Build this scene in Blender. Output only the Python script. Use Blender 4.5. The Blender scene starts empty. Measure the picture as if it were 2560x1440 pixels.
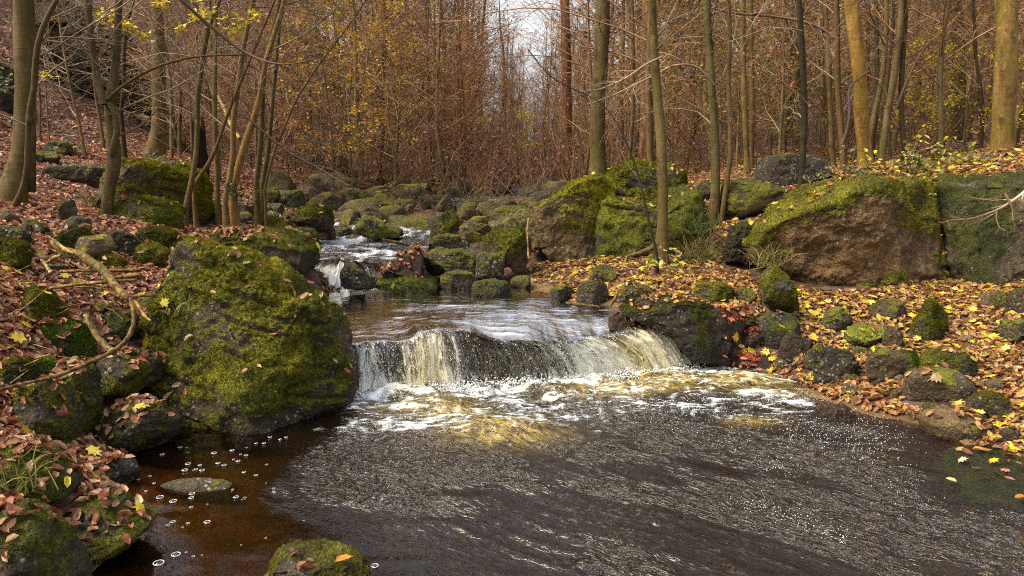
import bpy, bmesh, math
import numpy as np
from mathutils import Vector
from mathutils.bvhtree import BVHTree

rng = np.random.default_rng(7)
scene = bpy.context.scene
COL = scene.collection
PITCH = math.radians(9.2); FPX = 2560 * 26 / 36; CZ = 1.5
CA, SA = math.cos(PITCH), math.sin(PITCH)

# ------------------------------------------------------------------ camera geometry helpers
def at(px, py, Y):
    """world point at depth Y (metres ahead) that the photo shows at pixel px, py"""
    px, py, Y = np.broadcast_arrays(np.asarray(px, float), np.asarray(py, float), np.asarray(Y, float))
    u = (px - 1280) / FPX; v = (720 - py) / FPX
    t = Y / (CA + v * SA)
    return np.stack([u * t, Y + 0 * t, CZ + t * (-SA + v * CA)], -1)

def on_plane(px, py, z):
    px = np.asarray(px, float); py = np.asarray(py, float)
    u = (px - 1280) / FPX; v = (720 - py) / FPX
    t = (z - CZ) / (-SA + v * CA)
    return np.stack([u * t, t * (CA + v * SA), z + 0 * t], -1)

def project(P):
    x, y, z = P[..., 0], P[..., 1], P[..., 2] - CZ
    d = y * CA - z * SA; up = y * SA + z * CA
    return 1280 + FPX * x / d, 720 - FPX * up / d

# ------------------------------------------------------------------ noise
_T = rng.uniform(-1, 1, 65536)
def vn(p):
    p = np.asarray(p, float)
    i = np.floor(p).astype(np.int64); f = p - i
    w = f * f * f * (f * (f * 6 - 15) + 10)
    out = 0
    for dx in (0, 1):
        wx = w[..., 0] if dx else 1 - w[..., 0]
        for dy in (0, 1):
            wy = w[..., 1] if dy else 1 - w[..., 1]
            for dz in (0, 1):
                wz = w[..., 2] if dz else 1 - w[..., 2]
                h = ((i[..., 0] + dx) * 73856093) ^ ((i[..., 1] + dy) * 19349663) ^ ((i[..., 2] + dz) * 83492791)
                h = (h ^ (h >> 13)) * 1274126177
                out = out + wx * wy * wz * _T[(h ^ (h >> 16)) & 65535]
    return out
def fbm(p, octv=4, gain=.5):
    s = 0; a = 1; q = np.asarray(p, float)
    for k in range(octv):
        s = s + a * vn(q); a *= gain; q = q * 2.03 + 17.1
    return s
def sstep(a, b, x):
    t = np.clip((x - a) / (b - a), 0, 1); return t * t * (3 - 2 * t)
def P3(x, y, z=0.0):
    x, y, z = np.broadcast_arrays(np.asarray(x, float), np.asarray(y, float), np.asarray(z, float))
    return np.stack([x, y, z], -1)

# ------------------------------------------------------------------ terrain
SEC = [
 (-8.0, [(-20,8),(-6,2.4),(-2.5,1.0),(-1.2,.4),(-.6,-.12),(2,-.25),(4,-.1),(6,.5),(20,3)]),
 (1.5, [(-20,9),(-6,2.4),(-2.5,1.0),(-1.35,.42),(-1.02,.1),(-.8,-.1),(0,-.2),(2,-.25),(4,-.1),(6,.4),(20,3)]),
 (2.5, [(-20,9),(-7,3),(-3,1.1),(-1.95,.42),(-1.66,.12),(-1.52,-.07),(-.5,-.12),(1,-.3),(2,-.25),(2.6,-.1),(4,.05),(6,.5),(20,3)]),
 (3.3, [(-20,9.5),(-8,3.4),(-3.5,1.15),(-2.5,.4),(-2.1,.16),(-1.8,-.02),(-1.3,-.1),(0,-.3),(1.5,-.3),(1.9,-.12),(2.4,-.02),(4,.25),(7,1),(20,4)]),
 (4.0, [(-20,9.5),(-8,3.6),(-3.6,1.2),(-2.9,.78),(-2.35,.32),(-2.1,.08),(-1.85,-.1),(0,-.3),(1.6,-.25),(2.3,-.05),(2.6,.08),(4,.42),(7,1.2),(20,4)]),
 (5.0, [(-20,10),(-9,3.9),(-4.2,1.25),(-3.5,1.0),(-3,.8),(-2.3,.5),(-1.6,.25),(-1.2,-.1),(0,-.25),(1.3,-.2),(1.75,-.05),(2.2,.1),(3,.28),(4.6,.48),(6.5,1.2),(9,2),(20,4.5)]),
 (5.3, [(-20,10),(-9,3.9),(-4.2,1.22),(-3,.85),(-2,.58),(-1.45,.36),(-1.2,.05),(0,-.1),(.9,-.12),(1.5,-.1),(1.85,.02),(2.2,.2),(3.1,.36),(4.6,.5),(6.5,1.2),(9,2),(20,4.5)]),
 (5.6, [(-20,10),(-9,3.9),(-4.2,1.2),(-3,.85),(-2,.6),(-1.45,.4),(-1.2,.2),(0,.15),(.8,.2),(1.15,.32),(1.7,.3),(2.2,.34),(3.2,.42),(4.8,.54),(6.5,1.2),(9,2),(20,4.5)]),
 (6.5, [(-20,10),(-9,3.9),(-4.5,1.22),(-3.2,1.0),(-2.4,.78),(-1.9,.55),(-1.65,.32),(-1.4,.2),(0,.2),(.35,.3),(.6,.42),(1.5,.52),(2.5,.5),(3.6,.52),(5.2,.62),(6.8,1.4),(9,2.0),(20,4.5)]),
 (8.0, [(-20,9.5),(-10,4.0),(-5.6,1.3),(-4.4,1.0),(-3.3,.82),(-2.4,.68),(-2,.5),(-.9,.42),(.2,.48),(1.4,.58),(2.3,.75),(3.2,1.15),(4.9,1.4),(7,1.8),(10,2.6),(20,5)]),
 (9.5, [(-20,9.5),(-11,4.2),(-7,1.8),(-4.5,1.15),(-3,.85),(-2.3,.65),(-1.2,.52),(0,.7),(1.5,.85),(2.7,1.1),(4,1.4),(6,1.65),(10,2.6),(20,5)]),
 (12.0, [(-22,11),(-13,5.3),(-8.4,2.05),(-5.8,1.63),(-3.8,1.18),(-2.6,.85),(0,.78),(1.2,1.0),(2.1,1.3),(4.7,1.5),(8,1.7),(13,2.9),(24,6)]),
 (16.0, [(-24,12),(-13,6),(-10.3,3.9),(-8.6,2.9),(-7.3,1.95),(-5,1.4),(-3.3,1.02),(0,.92),(1.8,1.1),(3,1.4),(6,1.75),(10,2.2),(16,4.2),(28,8)]),
 (22.0, [(-30,18),(-14,7),(-9,3),(-6,1.7),(-4,1.2),(-1,1.02),(2,1.15),(4,1.5),(8,2.2),(14,3.8),(24,8),(40,12)]),
 (32.0, [(-44,30),(-15,9),(-8,3),(-5,1.7),(-2,1.2),(1,1.2),(3,1.5),(8,2.8),(16,5.2),(30,11),(50,16)]),
 (50.0, [(-60,42),(-20,13),(-9,4.5),(-5,2.3),(0,1.6),(4,2.2),(10,4.2),(20,8),(45,18),(70,24)]),
 (90.0, [(-90,60),(-20,14),(-6,4.5),(2,2.5),(10,5),(25,11),(60,26),(110,36)]),
 (150.0, [(-130,70),(-24,20),(-6,9),(2,6),(12,9),(30,17),(70,32),(150,45)]),
]
SY = np.array([s[0] for s in SEC])
def ground(x, y):
    x, y = np.broadcast_arrays(np.asarray(x, float), np.asarray(y, float))
    z = np.zeros(x.shape)
    yc = np.clip(y, SY[0], SY[-1] - 1e-6)
    k = np.clip(np.searchsorted(SY, yc, 'right') - 1, 0, len(SEC) - 2)
    for i in range(len(SEC) - 1):
        m = k == i
        if not m.any(): continue
        a = np.array(SEC[i][1]); b = np.array(SEC[i + 1][1])
        t = (yc[m] - SY[i]) / (SY[i + 1] - SY[i]); t = t * t * (3 - 2 * t) * .5 + t * .5
        z[m] = np.interp(x[m], a[:, 0], a[:, 1]) * (1 - t) + np.interp(x[m], b[:, 0], b[:, 1]) * t
    z = z - .42 * np.exp(-((x + 2.17) / .24) ** 2 - ((y - 4.1) / .36) ** 2)      # the hollow under the flat stone
    amp = .03 + .012 * np.clip(y - 8, 0, 40)
    return z + amp * fbm(P3(x * 1.3, y * 1.3, 3.3), 3)
def water_level(x, y):
    w = np.where(y < 5.0, 0.0, -9.0)
    w = np.where((y < 5.75) & (x > .9), 0.0, w)
    w = np.where((y >= 4.95) & (y < 7.2) & (x > -1.7) & (x < 1.0), .36, w)
    return w
_YS = 1.3 * (90 / 1.3) ** np.linspace(0, 1, 1500)
def hit(px, py):
    """where the pixel's ray first meets ground or water"""
    P = at(px, py, _YS)
    g = np.maximum(ground(P[:, 0], P[:, 1]), water_level(P[:, 0], P[:, 1]))
    b = np.nonzero(P[:, 2] <= g)[0]
    return P[b[0]] if len(b) else P[-1]

# ------------------------------------------------------------------ object helpers
def tag(o, label=None, cat=None, group=None, kind=None):
    for k, v in (('label', label), ('category', cat), ('group', group), ('kind', kind)):
        if v: o[k] = v
    return o
def link(name, data, parent=None, loc=(0, 0, 0)):
    o = bpy.data.objects.new(name, data); COL.objects.link(o)
    o.location = loc
    if parent is not None: o.parent = parent
    return o
def mesh_np(name, V, faces, mats, attrs=None, smooth=True, midx=None, uv=None):
    V = np.ascontiguousarray(V, np.float32).reshape(-1, 3)
    if not isinstance(faces, (list, tuple)): faces = [faces]
    faces = [np.asarray(f, np.int32) for f in faces if len(f)]
    m = bpy.data.meshes.new(name)
    m.vertices.add(len(V)); m.vertices.foreach_set('co', V.ravel())
    loops = np.concatenate([f.ravel() for f in faces])
    sizes = np.concatenate([np.full(len(f), f.shape[1], np.int32) for f in faces])
    starts = np.concatenate([[0], np.cumsum(sizes)[:-1]]).astype(np.int32)
    m.loops.add(len(loops)); m.loops.foreach_set('vertex_index', loops)
    m.polygons.add(len(sizes)); m.polygons.foreach_set('loop_start', starts)
    try: m.polygons.foreach_set('loop_total', sizes)
    except Exception: pass
    if midx is not None: m.polygons.foreach_set('material_index', np.ascontiguousarray(midx, np.int32))
    m.polygons.foreach_set('use_smooth', np.full(len(sizes), smooth))
    if uv is not None:
        l = m.uv_layers.new(name='UVMap'); l.data.foreach_set('uv', np.ascontiguousarray(uv[loops], np.float32).ravel())
    m.update(calc_edges=True)
    for k, a in (attrs or {}).items():
        a = np.asarray(a, np.float32)
        if a.ndim == 1:
            t = m.attributes.new(k, 'FLOAT', 'POINT'); t.data.foreach_set('value', np.ascontiguousarray(a))
        else:
            t = m.attributes.new(k, 'FLOAT_COLOR', 'POINT')
            t.data.foreach_set('color', np.ascontiguousarray(np.concatenate([a, np.ones((len(a), 1), np.float32)], 1)).ravel())
    for mt in (mats if isinstance(mats, (list, tuple)) else [mats]): m.materials.append(mt)
    return m
def grid_faces(nu, nv):
    i = np.arange(nu * nv).reshape(nu, nv)
    return np.stack([i[:-1, :-1], i[1:, :-1], i[1:, 1:], i[:-1, 1:]], -1).reshape(-1, 4)
def vnormals(V, F):
    n = np.zeros_like(V); fn = np.cross(V[F[:, 1]] - V[F[:, 0]], V[F[:, 2]] - V[F[:, 0]])
    for k in range(F.shape[1]): np.add.at(n, F[:, k], fn)
    return n / (np.linalg.norm(n, axis=1, keepdims=True) + 1e-12)
def unit(v): return v / (np.linalg.norm(v, axis=-1, keepdims=True) + 1e-9)

# ------------------------------------------------------------------ materials
class NT:
    def __init__(s, name, world=False):
        if world: s.m = bpy.data.worlds.new(name)
        else: s.m = bpy.data.materials.new(name)
        s.m.use_nodes = True; s.t = s.m.node_tree; s.t.nodes.clear()
    def n(s, typ, ins=None, **pr):
        d = s.t.nodes.new(typ)
        for k, v in pr.items(): setattr(d, k, v)
        for k, v in (ins or {}).items():
            if isinstance(v, bpy.types.NodeSocket): s.t.links.new(v, d.inputs[k])
            else:
                if isinstance(v, (tuple, list)) and len(v) == 3 and d.inputs[k].type == 'RGBA': v = (*v, 1)
                d.inputs[k].default_value = v
        return d
    def mix(s, f, a, b, blend='MIX'):
        return s.n('ShaderNodeMix', {0: f, 6: a, 7: b}, data_type='RGBA', blend_type=blend).outputs[2]
    def math(s, op, a, b=0.0, c=None, clamp=False):
        ins = {0: a, 1: b}
        if c is not None: ins[2] = c
        return s.n('ShaderNodeMath', ins, operation=op, use_clamp=clamp).outputs[0]
    def noise(s, vec, scale, detail=4, rough=.55, dist=0.0):
        return s.n('ShaderNodeTexNoise', {'Vector': vec, 'Scale': scale, 'Detail': detail, 'Roughness': rough, 'Distortion': dist}).outputs[0]
    def rng(s, v, a, b, c=0.0, d=1.0, smooth=True):
        return s.n('ShaderNodeMapRange', {0: v, 1: a, 2: b, 3: c, 4: d}, interpolation_type='SMOOTHSTEP' if smooth else 'LINEAR').outputs[0]
    def ramp(s, f, stops):
        d = s.n('ShaderNodeValToRGB', {0: f}); e = d.color_ramp.elements
        while len(e) < len(stops): e.new(.5)
        for el, (p, c) in zip(e, stops): el.position = p; el.color = (*c, 1)
        return d.outputs[0]
    def attr(s, name, obj=False):
        return s.n('ShaderNodeAttribute', attribute_name=name, attribute_type='OBJECT' if obj else 'GEOMETRY')
    def pos(s): return s.n('ShaderNodeNewGeometry').outputs['Position']
    def scaled(s, v, sc): return s.n('ShaderNodeVectorMath', {0: v, 1: sc}, operation='MULTIPLY').outputs[0]
    def bump(s, h, strength, dist, normal=None):
        ins = {'Strength': strength, 'Distance': dist, 'Height': h}
        if normal is not None: ins['Normal'] = normal
        return s.n('ShaderNodeBump', ins).outputs[0]
    def out(s, sh): s.n('ShaderNodeOutputMaterial', {'Surface': sh}); return s.m
    def mixs(s, f, a, b): return s.n('ShaderNodeMixShader', {0: f, 1: a, 2: b}).outputs[0]

MOSS_DK, MOSS_MD, MOSS_HI = (.018, .022, .004), (.075, .074, .006), (.27, .235, .015)
def mat_rock():
    k = NT('mossy_rock'); p = k.pos()
    n1 = k.noise(p, 3.5, 6, .62); n2 = k.noise(p, 26, 5, .65); n3 = k.noise(p, 95, 3, .6)
    base = k.ramp(k.math('ADD', k.math('MULTIPLY', n1, .55), k.math('MULTIPLY', n2, .45)),
                  [(.3, (.022, .017, .012)), (.46, (.08, .06, .037)), (.58, (.14, .108, .066)), (.75, (.25, .2, .135))])
    base = k.mix(1.0, base, k.attr('tint', True).outputs['Color'], 'MULTIPLY')
    base = k.mix(k.rng(n3, .35, .7, .75, 0.0), base, (.02, .016, .012))
    # pale crusty lichen
    vo = k.n('ShaderNodeTexVoronoi', {'Vector': p, 'Scale': 34.0, 'Randomness': 1.0}).outputs['Distance']
    vs = k.math('ADD', vo, k.math('MULTIPLY', k.math('SUBTRACT', n3, .5), .5))
    li = k.math('MULTIPLY', k.rng(vs, .30, .18), k.rng(k.noise(p, 5.0, 3), .62, .40, 0, 1))
    li = k.math('MULTIPLY', li, k.attr('lichen', True).outputs['Fac'])
    base = k.mix(li, base, (.46, .45, .31))
    # moss
    mo = k.math('ADD', k.attr('moss').outputs['Fac'], k.math('MULTIPLY', k.math('SUBTRACT', k.noise(p, 17, 5, .7), .5), 1.1))
    mf = k.rng(mo, .42, .62)
    mn = k.math('ADD', k.math('MULTIPLY', k.noise(p, 4.5, 4, .6), .6), k.math('MULTIPLY', k.noise(p, 1.1, 3), .4)); mfine = k.noise(p, 70, 3, .6)
    mc = k.ramp(k.math('ADD', k.math('MULTIPLY', mn, .6), k.math('MULTIPLY', mfine, .4)),
                [(.33, MOSS_DK), (.48, MOSS_MD), (.66, MOSS_HI)])
    mc = k.mix(1.0, mc, k.attr('mosstint', True).outputs['Color'], 'MULTIPLY')
    col = k.mix(mf, base, mc)
    wet = k.attr('wet').outputs['Fac']
    col = k.mix(wet, col, k.mix(1.0, col, (.42, .37, .32), 'MULTIPLY'))
    rough = k.rng(wet, 0, 1, .92, .33, False)
    h = k.math('ADD', k.math('MULTIPLY', n2, .7), k.math('MULTIPLY', n3, .35))
    h = k.math('ADD', h, k.math('MULTIPLY', k.math('MULTIPLY', mfine, mf), .9))
    b = k.bump(h, 1.0, .045)
    sh = k.n('ShaderNodeBsdfPrincipled', {'Base Color': col, 'Roughness': rough, 'Normal': b, 'Specular IOR Level': .35}).outputs[0]
    return k.out(sh)
def mat_moss():
    k = NT('moss_tufts'); p = k.pos()
    mn = k.math('ADD', k.math('MULTIPLY', k.noise(p, 4.5, 4, .6), .6), k.math('MULTIPLY', k.noise(p, 1.1, 3), .4))
    f = k.math('ADD', k.math('MULTIPLY', mn, .6), k.math('MULTIPLY', k.noise(p, 70, 3, .6), .4))
    mc = k.ramp(f, [(.33, MOSS_DK), (.48, MOSS_MD), (.66, MOSS_HI)])
    mc = k.mix(1.0, mc, k.attr('mosstint', True).outputs['Color'], 'MULTIPLY')
    d = k.n('ShaderNodeBsdfDiffuse', {'Color': mc}).outputs[0]
    t = k.n('ShaderNodeBsdfTranslucent', {'Color': mc}).outputs[0]
    return k.out(k.mixs(.3, d, t))
def mat_bark(name, dark, mid, light, green, flake=0.0):
    k = NT(name); p = k.pos()
    st = k.scaled(p, (9.0, 9.0, 2.0)); fi = k.scaled(p, (60.0, 60.0, 14.0)); ba = k.scaled(p, (5.0, 5.0, 42.0))
    n1 = k.noise(st, 1, 5, .6); n2 = k.noise(fi, 1, 4, .6); n3 = k.noise(ba, 1, 3, .6)
    c = k.ramp(k.math('ADD', k.math('MULTIPLY', n1, .5), k.math('ADD', k.math('MULTIPLY', n2, .3), k.math('MULTIPLY', n3, .2))),
               [(.36, dark), (.48, mid), (.62, light)])
    c = k.mix(k.rng(k.noise(p, 2.2, 4), .45, .7, 0, .75), c, green)
    c = k.mix(k.rng(k.noise(k.scaled(p, (7.0, 7.0, 4.0)), 1, 5, .65), .56, .68, 0, .7), c, tuple(v * .5 for v in dark))
    c = k.mix(k.rng(k.noise(k.scaled(p, (11.0, 11.0, 7.0)), 1.3, 4, .6), .60, .68, 0, .55), c, tuple(v * 1.35 for v in light))
    if flake: c = k.mix(k.rng(k.noise(p, 34, 5, .7), .48, .56, 0, flake), c, tuple(v * .7 for v in dark))
    c = k.mix(1.0, c, k.attr('tint', True).outputs['Color'], 'MULTIPLY')
    c = k.mix(k.rng(n3, .66, .74, 0, .7), c, k.mix(1.0, c, (.3, .28, .25), 'MULTIPLY'))
    h = k.math('ADD', k.math('MULTIPLY', n2, .5), k.math('MULTIPLY', n3, .5))
    return k.out(k.n('ShaderNodeBsdfPrincipled', {'Base Color': c, 'Roughness': .85, 'Normal': k.bump(h, .6, .01), 'Specular IOR Level': .25}).outputs[0])
def mat_twig():
    k = NT('bare_twig'); p = k.pos()
    c = k.ramp(k.noise(p, 1.3, 3), [(.3, (.07, .045, .028)), (.5, (.16, .11, .07)), (.7, (.30, .23, .16))])
    c = k.mix(1.0, c, k.attr('tint', True).outputs['Color'], 'MULTIPLY')
    return k.out(k.n('ShaderNodeBsdfPrincipled', {'Base Color': c, 'Roughness': .7, 'Specular IOR Level': .3}).outputs[0])
def mat_leaf(name, gloss=.5):
    k = NT(name); c = k.attr('leafcol').outputs['Color']
    p = k.pos()
    c = k.mix(1.0, c, k.ramp(k.noise(p, 55, 3), [(.3, (.55, .5, .45)), (.6, (1.1, 1.1, 1.1))]), 'MULTIPLY')
    d = k.n('ShaderNodeBsdfPrincipled', {'Base Color': c, 'Roughness': gloss, 'Specular IOR Level': .35}).outputs[0]
    t = k.n('ShaderNodeBsdfTranslucent', {'Color': c}).outputs[0]
    return k.out(k.mixs(.28, d, t))
def mat_ground():
    k = NT('leaf_covered_soil'); p = k.pos()
    w = k.n('ShaderNodeVectorMath', {0: p, 1: k.scaled(k.n('ShaderNodeTexNoise', {'Vector': p, 'Scale': 9.0}).outputs[1], (.09, .09, .09))}, operation='ADD').outputs[0]
    vo = k.n('ShaderNodeTexVoronoi', {'Vector': w, 'Scale': 15.0})
    r = k.n('ShaderNodeSeparateColor', {0: vo.outputs['Color']}).outputs
    c = k.ramp(r[0], [(0, (.06, .026, .016)), (.3, (.19, .08, .045)), (.55, (.29, .14, .085)), (.8, (.38, .22, .14)), (1, (.5, .34, .22))])
    c = k.mix(k.rng(vo.outputs['Distance'], .03, .06, .0, .75), c, (.03, .014, .009))
    c = k.mix(k.rng(k.noise(p, .9, 4), .55, .75, 0, .6), c, (.045, .05, .01))
    pe = k.ramp(k.math('ADD', k.math('MULTIPLY', k.noise(p, 7, 5, .6), .6), k.math('MULTIPLY', k.noise(p, 40, 3), .4)),
                [(.3, (.04, .024, .01)), (.5, (.12, .07, .025)), (.7, (.24, .15, .06))])
    c = k.mix(k.attr('bed').outputs['Fac'], c, pe)
    h = k.math('ADD', r[1], k.noise(p, 60, 3))
    return k.out(k.n('ShaderNodeBsdfPrincipled', {'Base Color': c, 'Roughness': .8, 'Normal': k.bump(h, .7, .03), 'Specular IOR Level': .3}).outputs[0])
def foam_bsdf(k, col=(.86, .88, .84)):
    d = k.n('ShaderNodeBsdfDiffuse', {'Color': col}).outputs[0]
    t = k.n('ShaderNodeBsdfTranslucent', {'Color': col}).outputs[0]
    g = k.n('ShaderNodeBsdfGlossy', {'Roughness': .25}).outputs[0]
    return k.mixs(.12, k.mixs(.25, d, t), g)
def mat_water():
    k = NT('peaty_stream_water'); p = k.pos()
    chop = k.attr('chop').outputs['Fac']; depth = k.attr('depth').outputs['Fac']
    foam = k.attr('foam').outputs['Fac']; amber = k.attr('amber').outputs['Fac']
    rot = k.n('ShaderNodeVectorRotate', {'Vector': p, 'Angle': math.radians(38)}, rotation_type='Z_AXIS').outputs[0]
    a = k.noise(k.scaled(rot, (15.0, 36.0, 14.0)), 1, 3, .55, 1.6)
    b = k.noise(k.scaled(rot, (75.0, 150.0, 60.0)), 1, 3, .6, .4)
    a2 = k.noise(k.scaled(rot, (44.0, 105.0, 40.0)), 1, 3, .6, 1.4)
    h = k.math('ADD', k.math('POWER', k.math('MULTIPLY', a, 1.5), 6.0), k.math('MULTIPLY', k.math('POWER', k.math('MULTIPLY', a2, 1.5), 5.0), .16))
    h = k.math('ADD', h, k.math('MULTIPLY', b, .02))
    nrm = k.bump(h, k.rng(chop, 0, 1, .02, .75, False), .020)
    fr = k.n('ShaderNodeFresnel', {'IOR': 1.52, 'Normal': nrm}).outputs[0]
    gl = k.n('ShaderNodeBsdfGlossy', {'Color': (1, .95, .88), 'Roughness': .03, 'Normal': nrm}).outputs[0]
    tr = k.n('ShaderNodeBsdfTransparent', {'Color': (.70, .47, .24)}).outputs[0]
    dk = k.n('ShaderNodeBsdfDiffuse', {'Color': (.007, .0035, .0018), 'Normal': nrm}).outputs[0]
    body = k.mixs(depth, tr, dk)
    an = k.noise(k.scaled(rot, (14.0, 40.0, 14.0)), 1, 4, .6)
    amf = k.math('MULTIPLY', amber, k.rng(an, .3, .62), clamp=True)
    am = k.n('ShaderNodeBsdfDiffuse', {'Color': k.ramp(an, [(.3, (.09, .055, .005)), (.55, (.27, .18, .02)), (.75, (.45, .35, .09))]), 'Normal': nrm}).outputs[0]
    body = k.mixs(amf, body, am)
    s = k.mixs(fr, body, gl)
    f1 = k.noise(k.scaled(p, (26.0, 60.0, 40.0)), 1, 5, .7, 1.2)
    f2 = k.noise(p, 130, 3, .6)
    ff = k.math('ADD', foam, k.math('MULTIPLY', k.math('SUBTRACT', k.math('ADD', k.math('MULTIPLY', f1, .6), k.math('MULTIPLY', f2, .4)), .5), 1.9))
    fm = k.rng(ff, .40, .95)
    fm = k.math('MULTIPLY', fm, k.rng(foam, .02, .2))
    fc = k.mix(amber, (.84, .88, .88), (.84, .8, .6))
    return k.out(k.mixs(fm, s, foam_bsdf(k, fc)))
def mat_fall():
    k = NT('falling_water')
    uv = k.n('ShaderNodeUVMap', uv_map='UVMap').outputs[0]
    dens = k.attr('dens').outputs['Fac']; amber = k.attr('amber').outputs['Fac']
    w = k.n('ShaderNodeVectorMath', {0: uv, 1: k.scaled(k.n('ShaderNodeTexNoise', {'Vector': uv, 'Scale': 7.0}).outputs[1], (.05, .05, 0.0))}, operation='ADD').outputs[0]
    a = k.noise(k.scaled(w, (44.0, 3.2, 1.0)), 1, 4, .7); b = k.noise(k.scaled(w, (130.0, 13.0, 1.0)), 1, 4, .65)
    c = k.noise(k.scaled(w, (150.0, 70.0, 1.0)), 1, 2, .6)
    h = k.math('ADD', k.math('MULTIPLY', a, .6), k.math('MULTIPLY', b, .5))
    nrm = k.bump(h, .8, .03)
    fr = k.n('ShaderNodeFresnel', {'IOR': 1.33, 'Normal': nrm}).outputs[0]
    gl = k.n('ShaderNodeBsdfGlossy', {'Roughness': .06, 'Normal': nrm}).outputs[0]
    tr = k.n('ShaderNodeBsdfTransparent', {'Color': (.6, .42, .25)}).outputs[0]
    dk = k.n('ShaderNodeBsdfDiffuse', {'Color': (.03, .022, .012)}).outputs[0]
    am = k.n('ShaderNodeBsdfDiffuse', {'Color': k.ramp(b, [(.3, (.09, .06, .004)), (.5, (.34, .23, .02)), (.7, (.62, .47, .09))]), 'Normal': nrm}).outputs[0]
    body = k.mixs(k.math('MULTIPLY', amber, k.rng(a, .25, .6, .35, 1)), k.mixs(.45, tr, dk), am)
    s = k.mixs(fr, body, gl)
    m = k.math('ADD', k.math('MULTIPLY', a, .45), k.math('ADD', k.math('MULTIPLY', b, .4), k.math('MULTIPLY', c, .3)))
    m = k.math('ADD', m, k.math('MULTIPLY', k.math('SUBTRACT', dens, .5), .42))
    fm = k.math('MULTIPLY', k.rng(m, .58, .70, 0, .92), k.rng(dens, .02, .12))
    return k.out(k.mixs(fm, s, foam_bsdf(k, k.mix(amber, (.82, .82, .74), (.72, .6, .27)))))
def mat_plain(name, c, rough=.8, spec=.3):
    k = NT(name)
    n = k.noise(k.pos(), 40, 4)
    col = k.mix(k.rng(n, .3, .7), tuple(x * .6 for x in c), c)
    return k.out(k.n('ShaderNodeBsdfPrincipled', {'Base Color': col, 'Roughness': rough, 'Specular IOR Level': spec, 'Normal': k.bump(n, .4, .01)}).outputs[0])
def mat_foam():
    k = NT('white_foam'); return k.out(foam_bsdf(k))
def mat_bubble():
    k = NT('bubble_film')
    fr = k.n('ShaderNodeLayerWeight', {'Blend': .25}).outputs['Facing']
    return k.out(k.mixs(k.rng(fr, .1, .95, .06, .85), k.n('ShaderNodeBsdfTransparent', {'Color': (1, 1, 1)}).outputs[0],
                        k.n('ShaderNodeBsdfGlossy', {'Roughness': .03}).outputs[0]))

M_ROCK, M_MOSS, M_TWIG = mat_rock(), mat_moss(), mat_twig()
M_BARK = mat_bark('beech_bark', (.05, .037, .02), (.12, .092, .05), (.21, .17, .10), (.11, .10, .025))
M_ROUGH = mat_bark('flaking_bark', (.05, .026, .014), (.17, .09, .05), (.36, .24, .15), (.12, .08, .035))
M_LEAF, M_CROWN = mat_leaf('fallen_leaf', .5), mat_leaf('hanging_leaf', .6)
M_GROUND, M_WATER, M_FALL = mat_ground(), mat_water(), mat_fall()
M_FOAM, M_BUB = mat_foam(), mat_bubble()
M_ROT = mat_plain('rotten_wood', (.022, .013, .007), .95, .1)
M_DEAD = mat_bark('dead_branch_bark', (.07, .045, .022), (.24, .17, .075), (.46, .36, .2), (.16, .13, .03), .85)
M_GRASS = mat_leaf('grass_blade', .6)

# ------------------------------------------------------------------ ground
nx, ny = 440, 420
ys = np.concatenate([np.linspace(-8, 1.0, 30), 1.0 + (151.0) * ((np.exp(np.linspace(0, 1, ny - 29)[1:] * 4.6) - 1) / (math.exp(4.6) - 1))])
us = np.linspace(-1, 1, nx); us = np.sign(us) * (np.abs(us) * .55 + .45 * np.abs(us) ** 2)
gy, gu = np.meshgrid(ys, us, indexing='ij')
gx = gu * (np.maximum(gy, 0) * 1.15 + 5.5)
gz = ground(gx, gy)
GV = P3(gx, gy, gz).reshape(-1, 3)
GF = grid_faces(len(ys), nx)[:, ::-1]
bed = ((GV[:, 2] < np.maximum(water_level(GV[:, 0], GV[:, 1]), -.5) + .03)).astype(float)
g = link('ground', mesh_np('ground', GV, GF, M_GROUND, {'bed': bed}))
tag(g, 'leaf-strewn soil of the stream banks and wooded slopes', None, None, 'structure')

SOLV, SOLF, _off = [], [], [0]        # collects surfaces that fallen leaves may lie on
def solid(V, F):
    SOLV.append(np.asarray(V, float)); SOLF.append(np.asarray(F) + _off[0]); _off[0] += len(V)
sel = (GV[GF[:, 0], 1] > 1) & (GV[GF[:, 0], 1] < 26)
solid(GV, np.concatenate([GF[sel][:, [0, 1, 2]], GF[sel][:, [0, 2, 3]]]))

# ------------------------------------------------------------------ rocks
_ico = {}
def ico(sub):
    if sub not in _ico:
        bm = bmesh.new(); bmesh.ops.create_icosphere(bm, subdivisions=sub, radius=1)
        V = np.array([v.co[:] for v in bm.verts]); F = np.array([[v.index for v in f.verts] for f in bm.faces]); bm.free()
        _ico[sub] = (unit(V), F)
    return _ico[sub]

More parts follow.
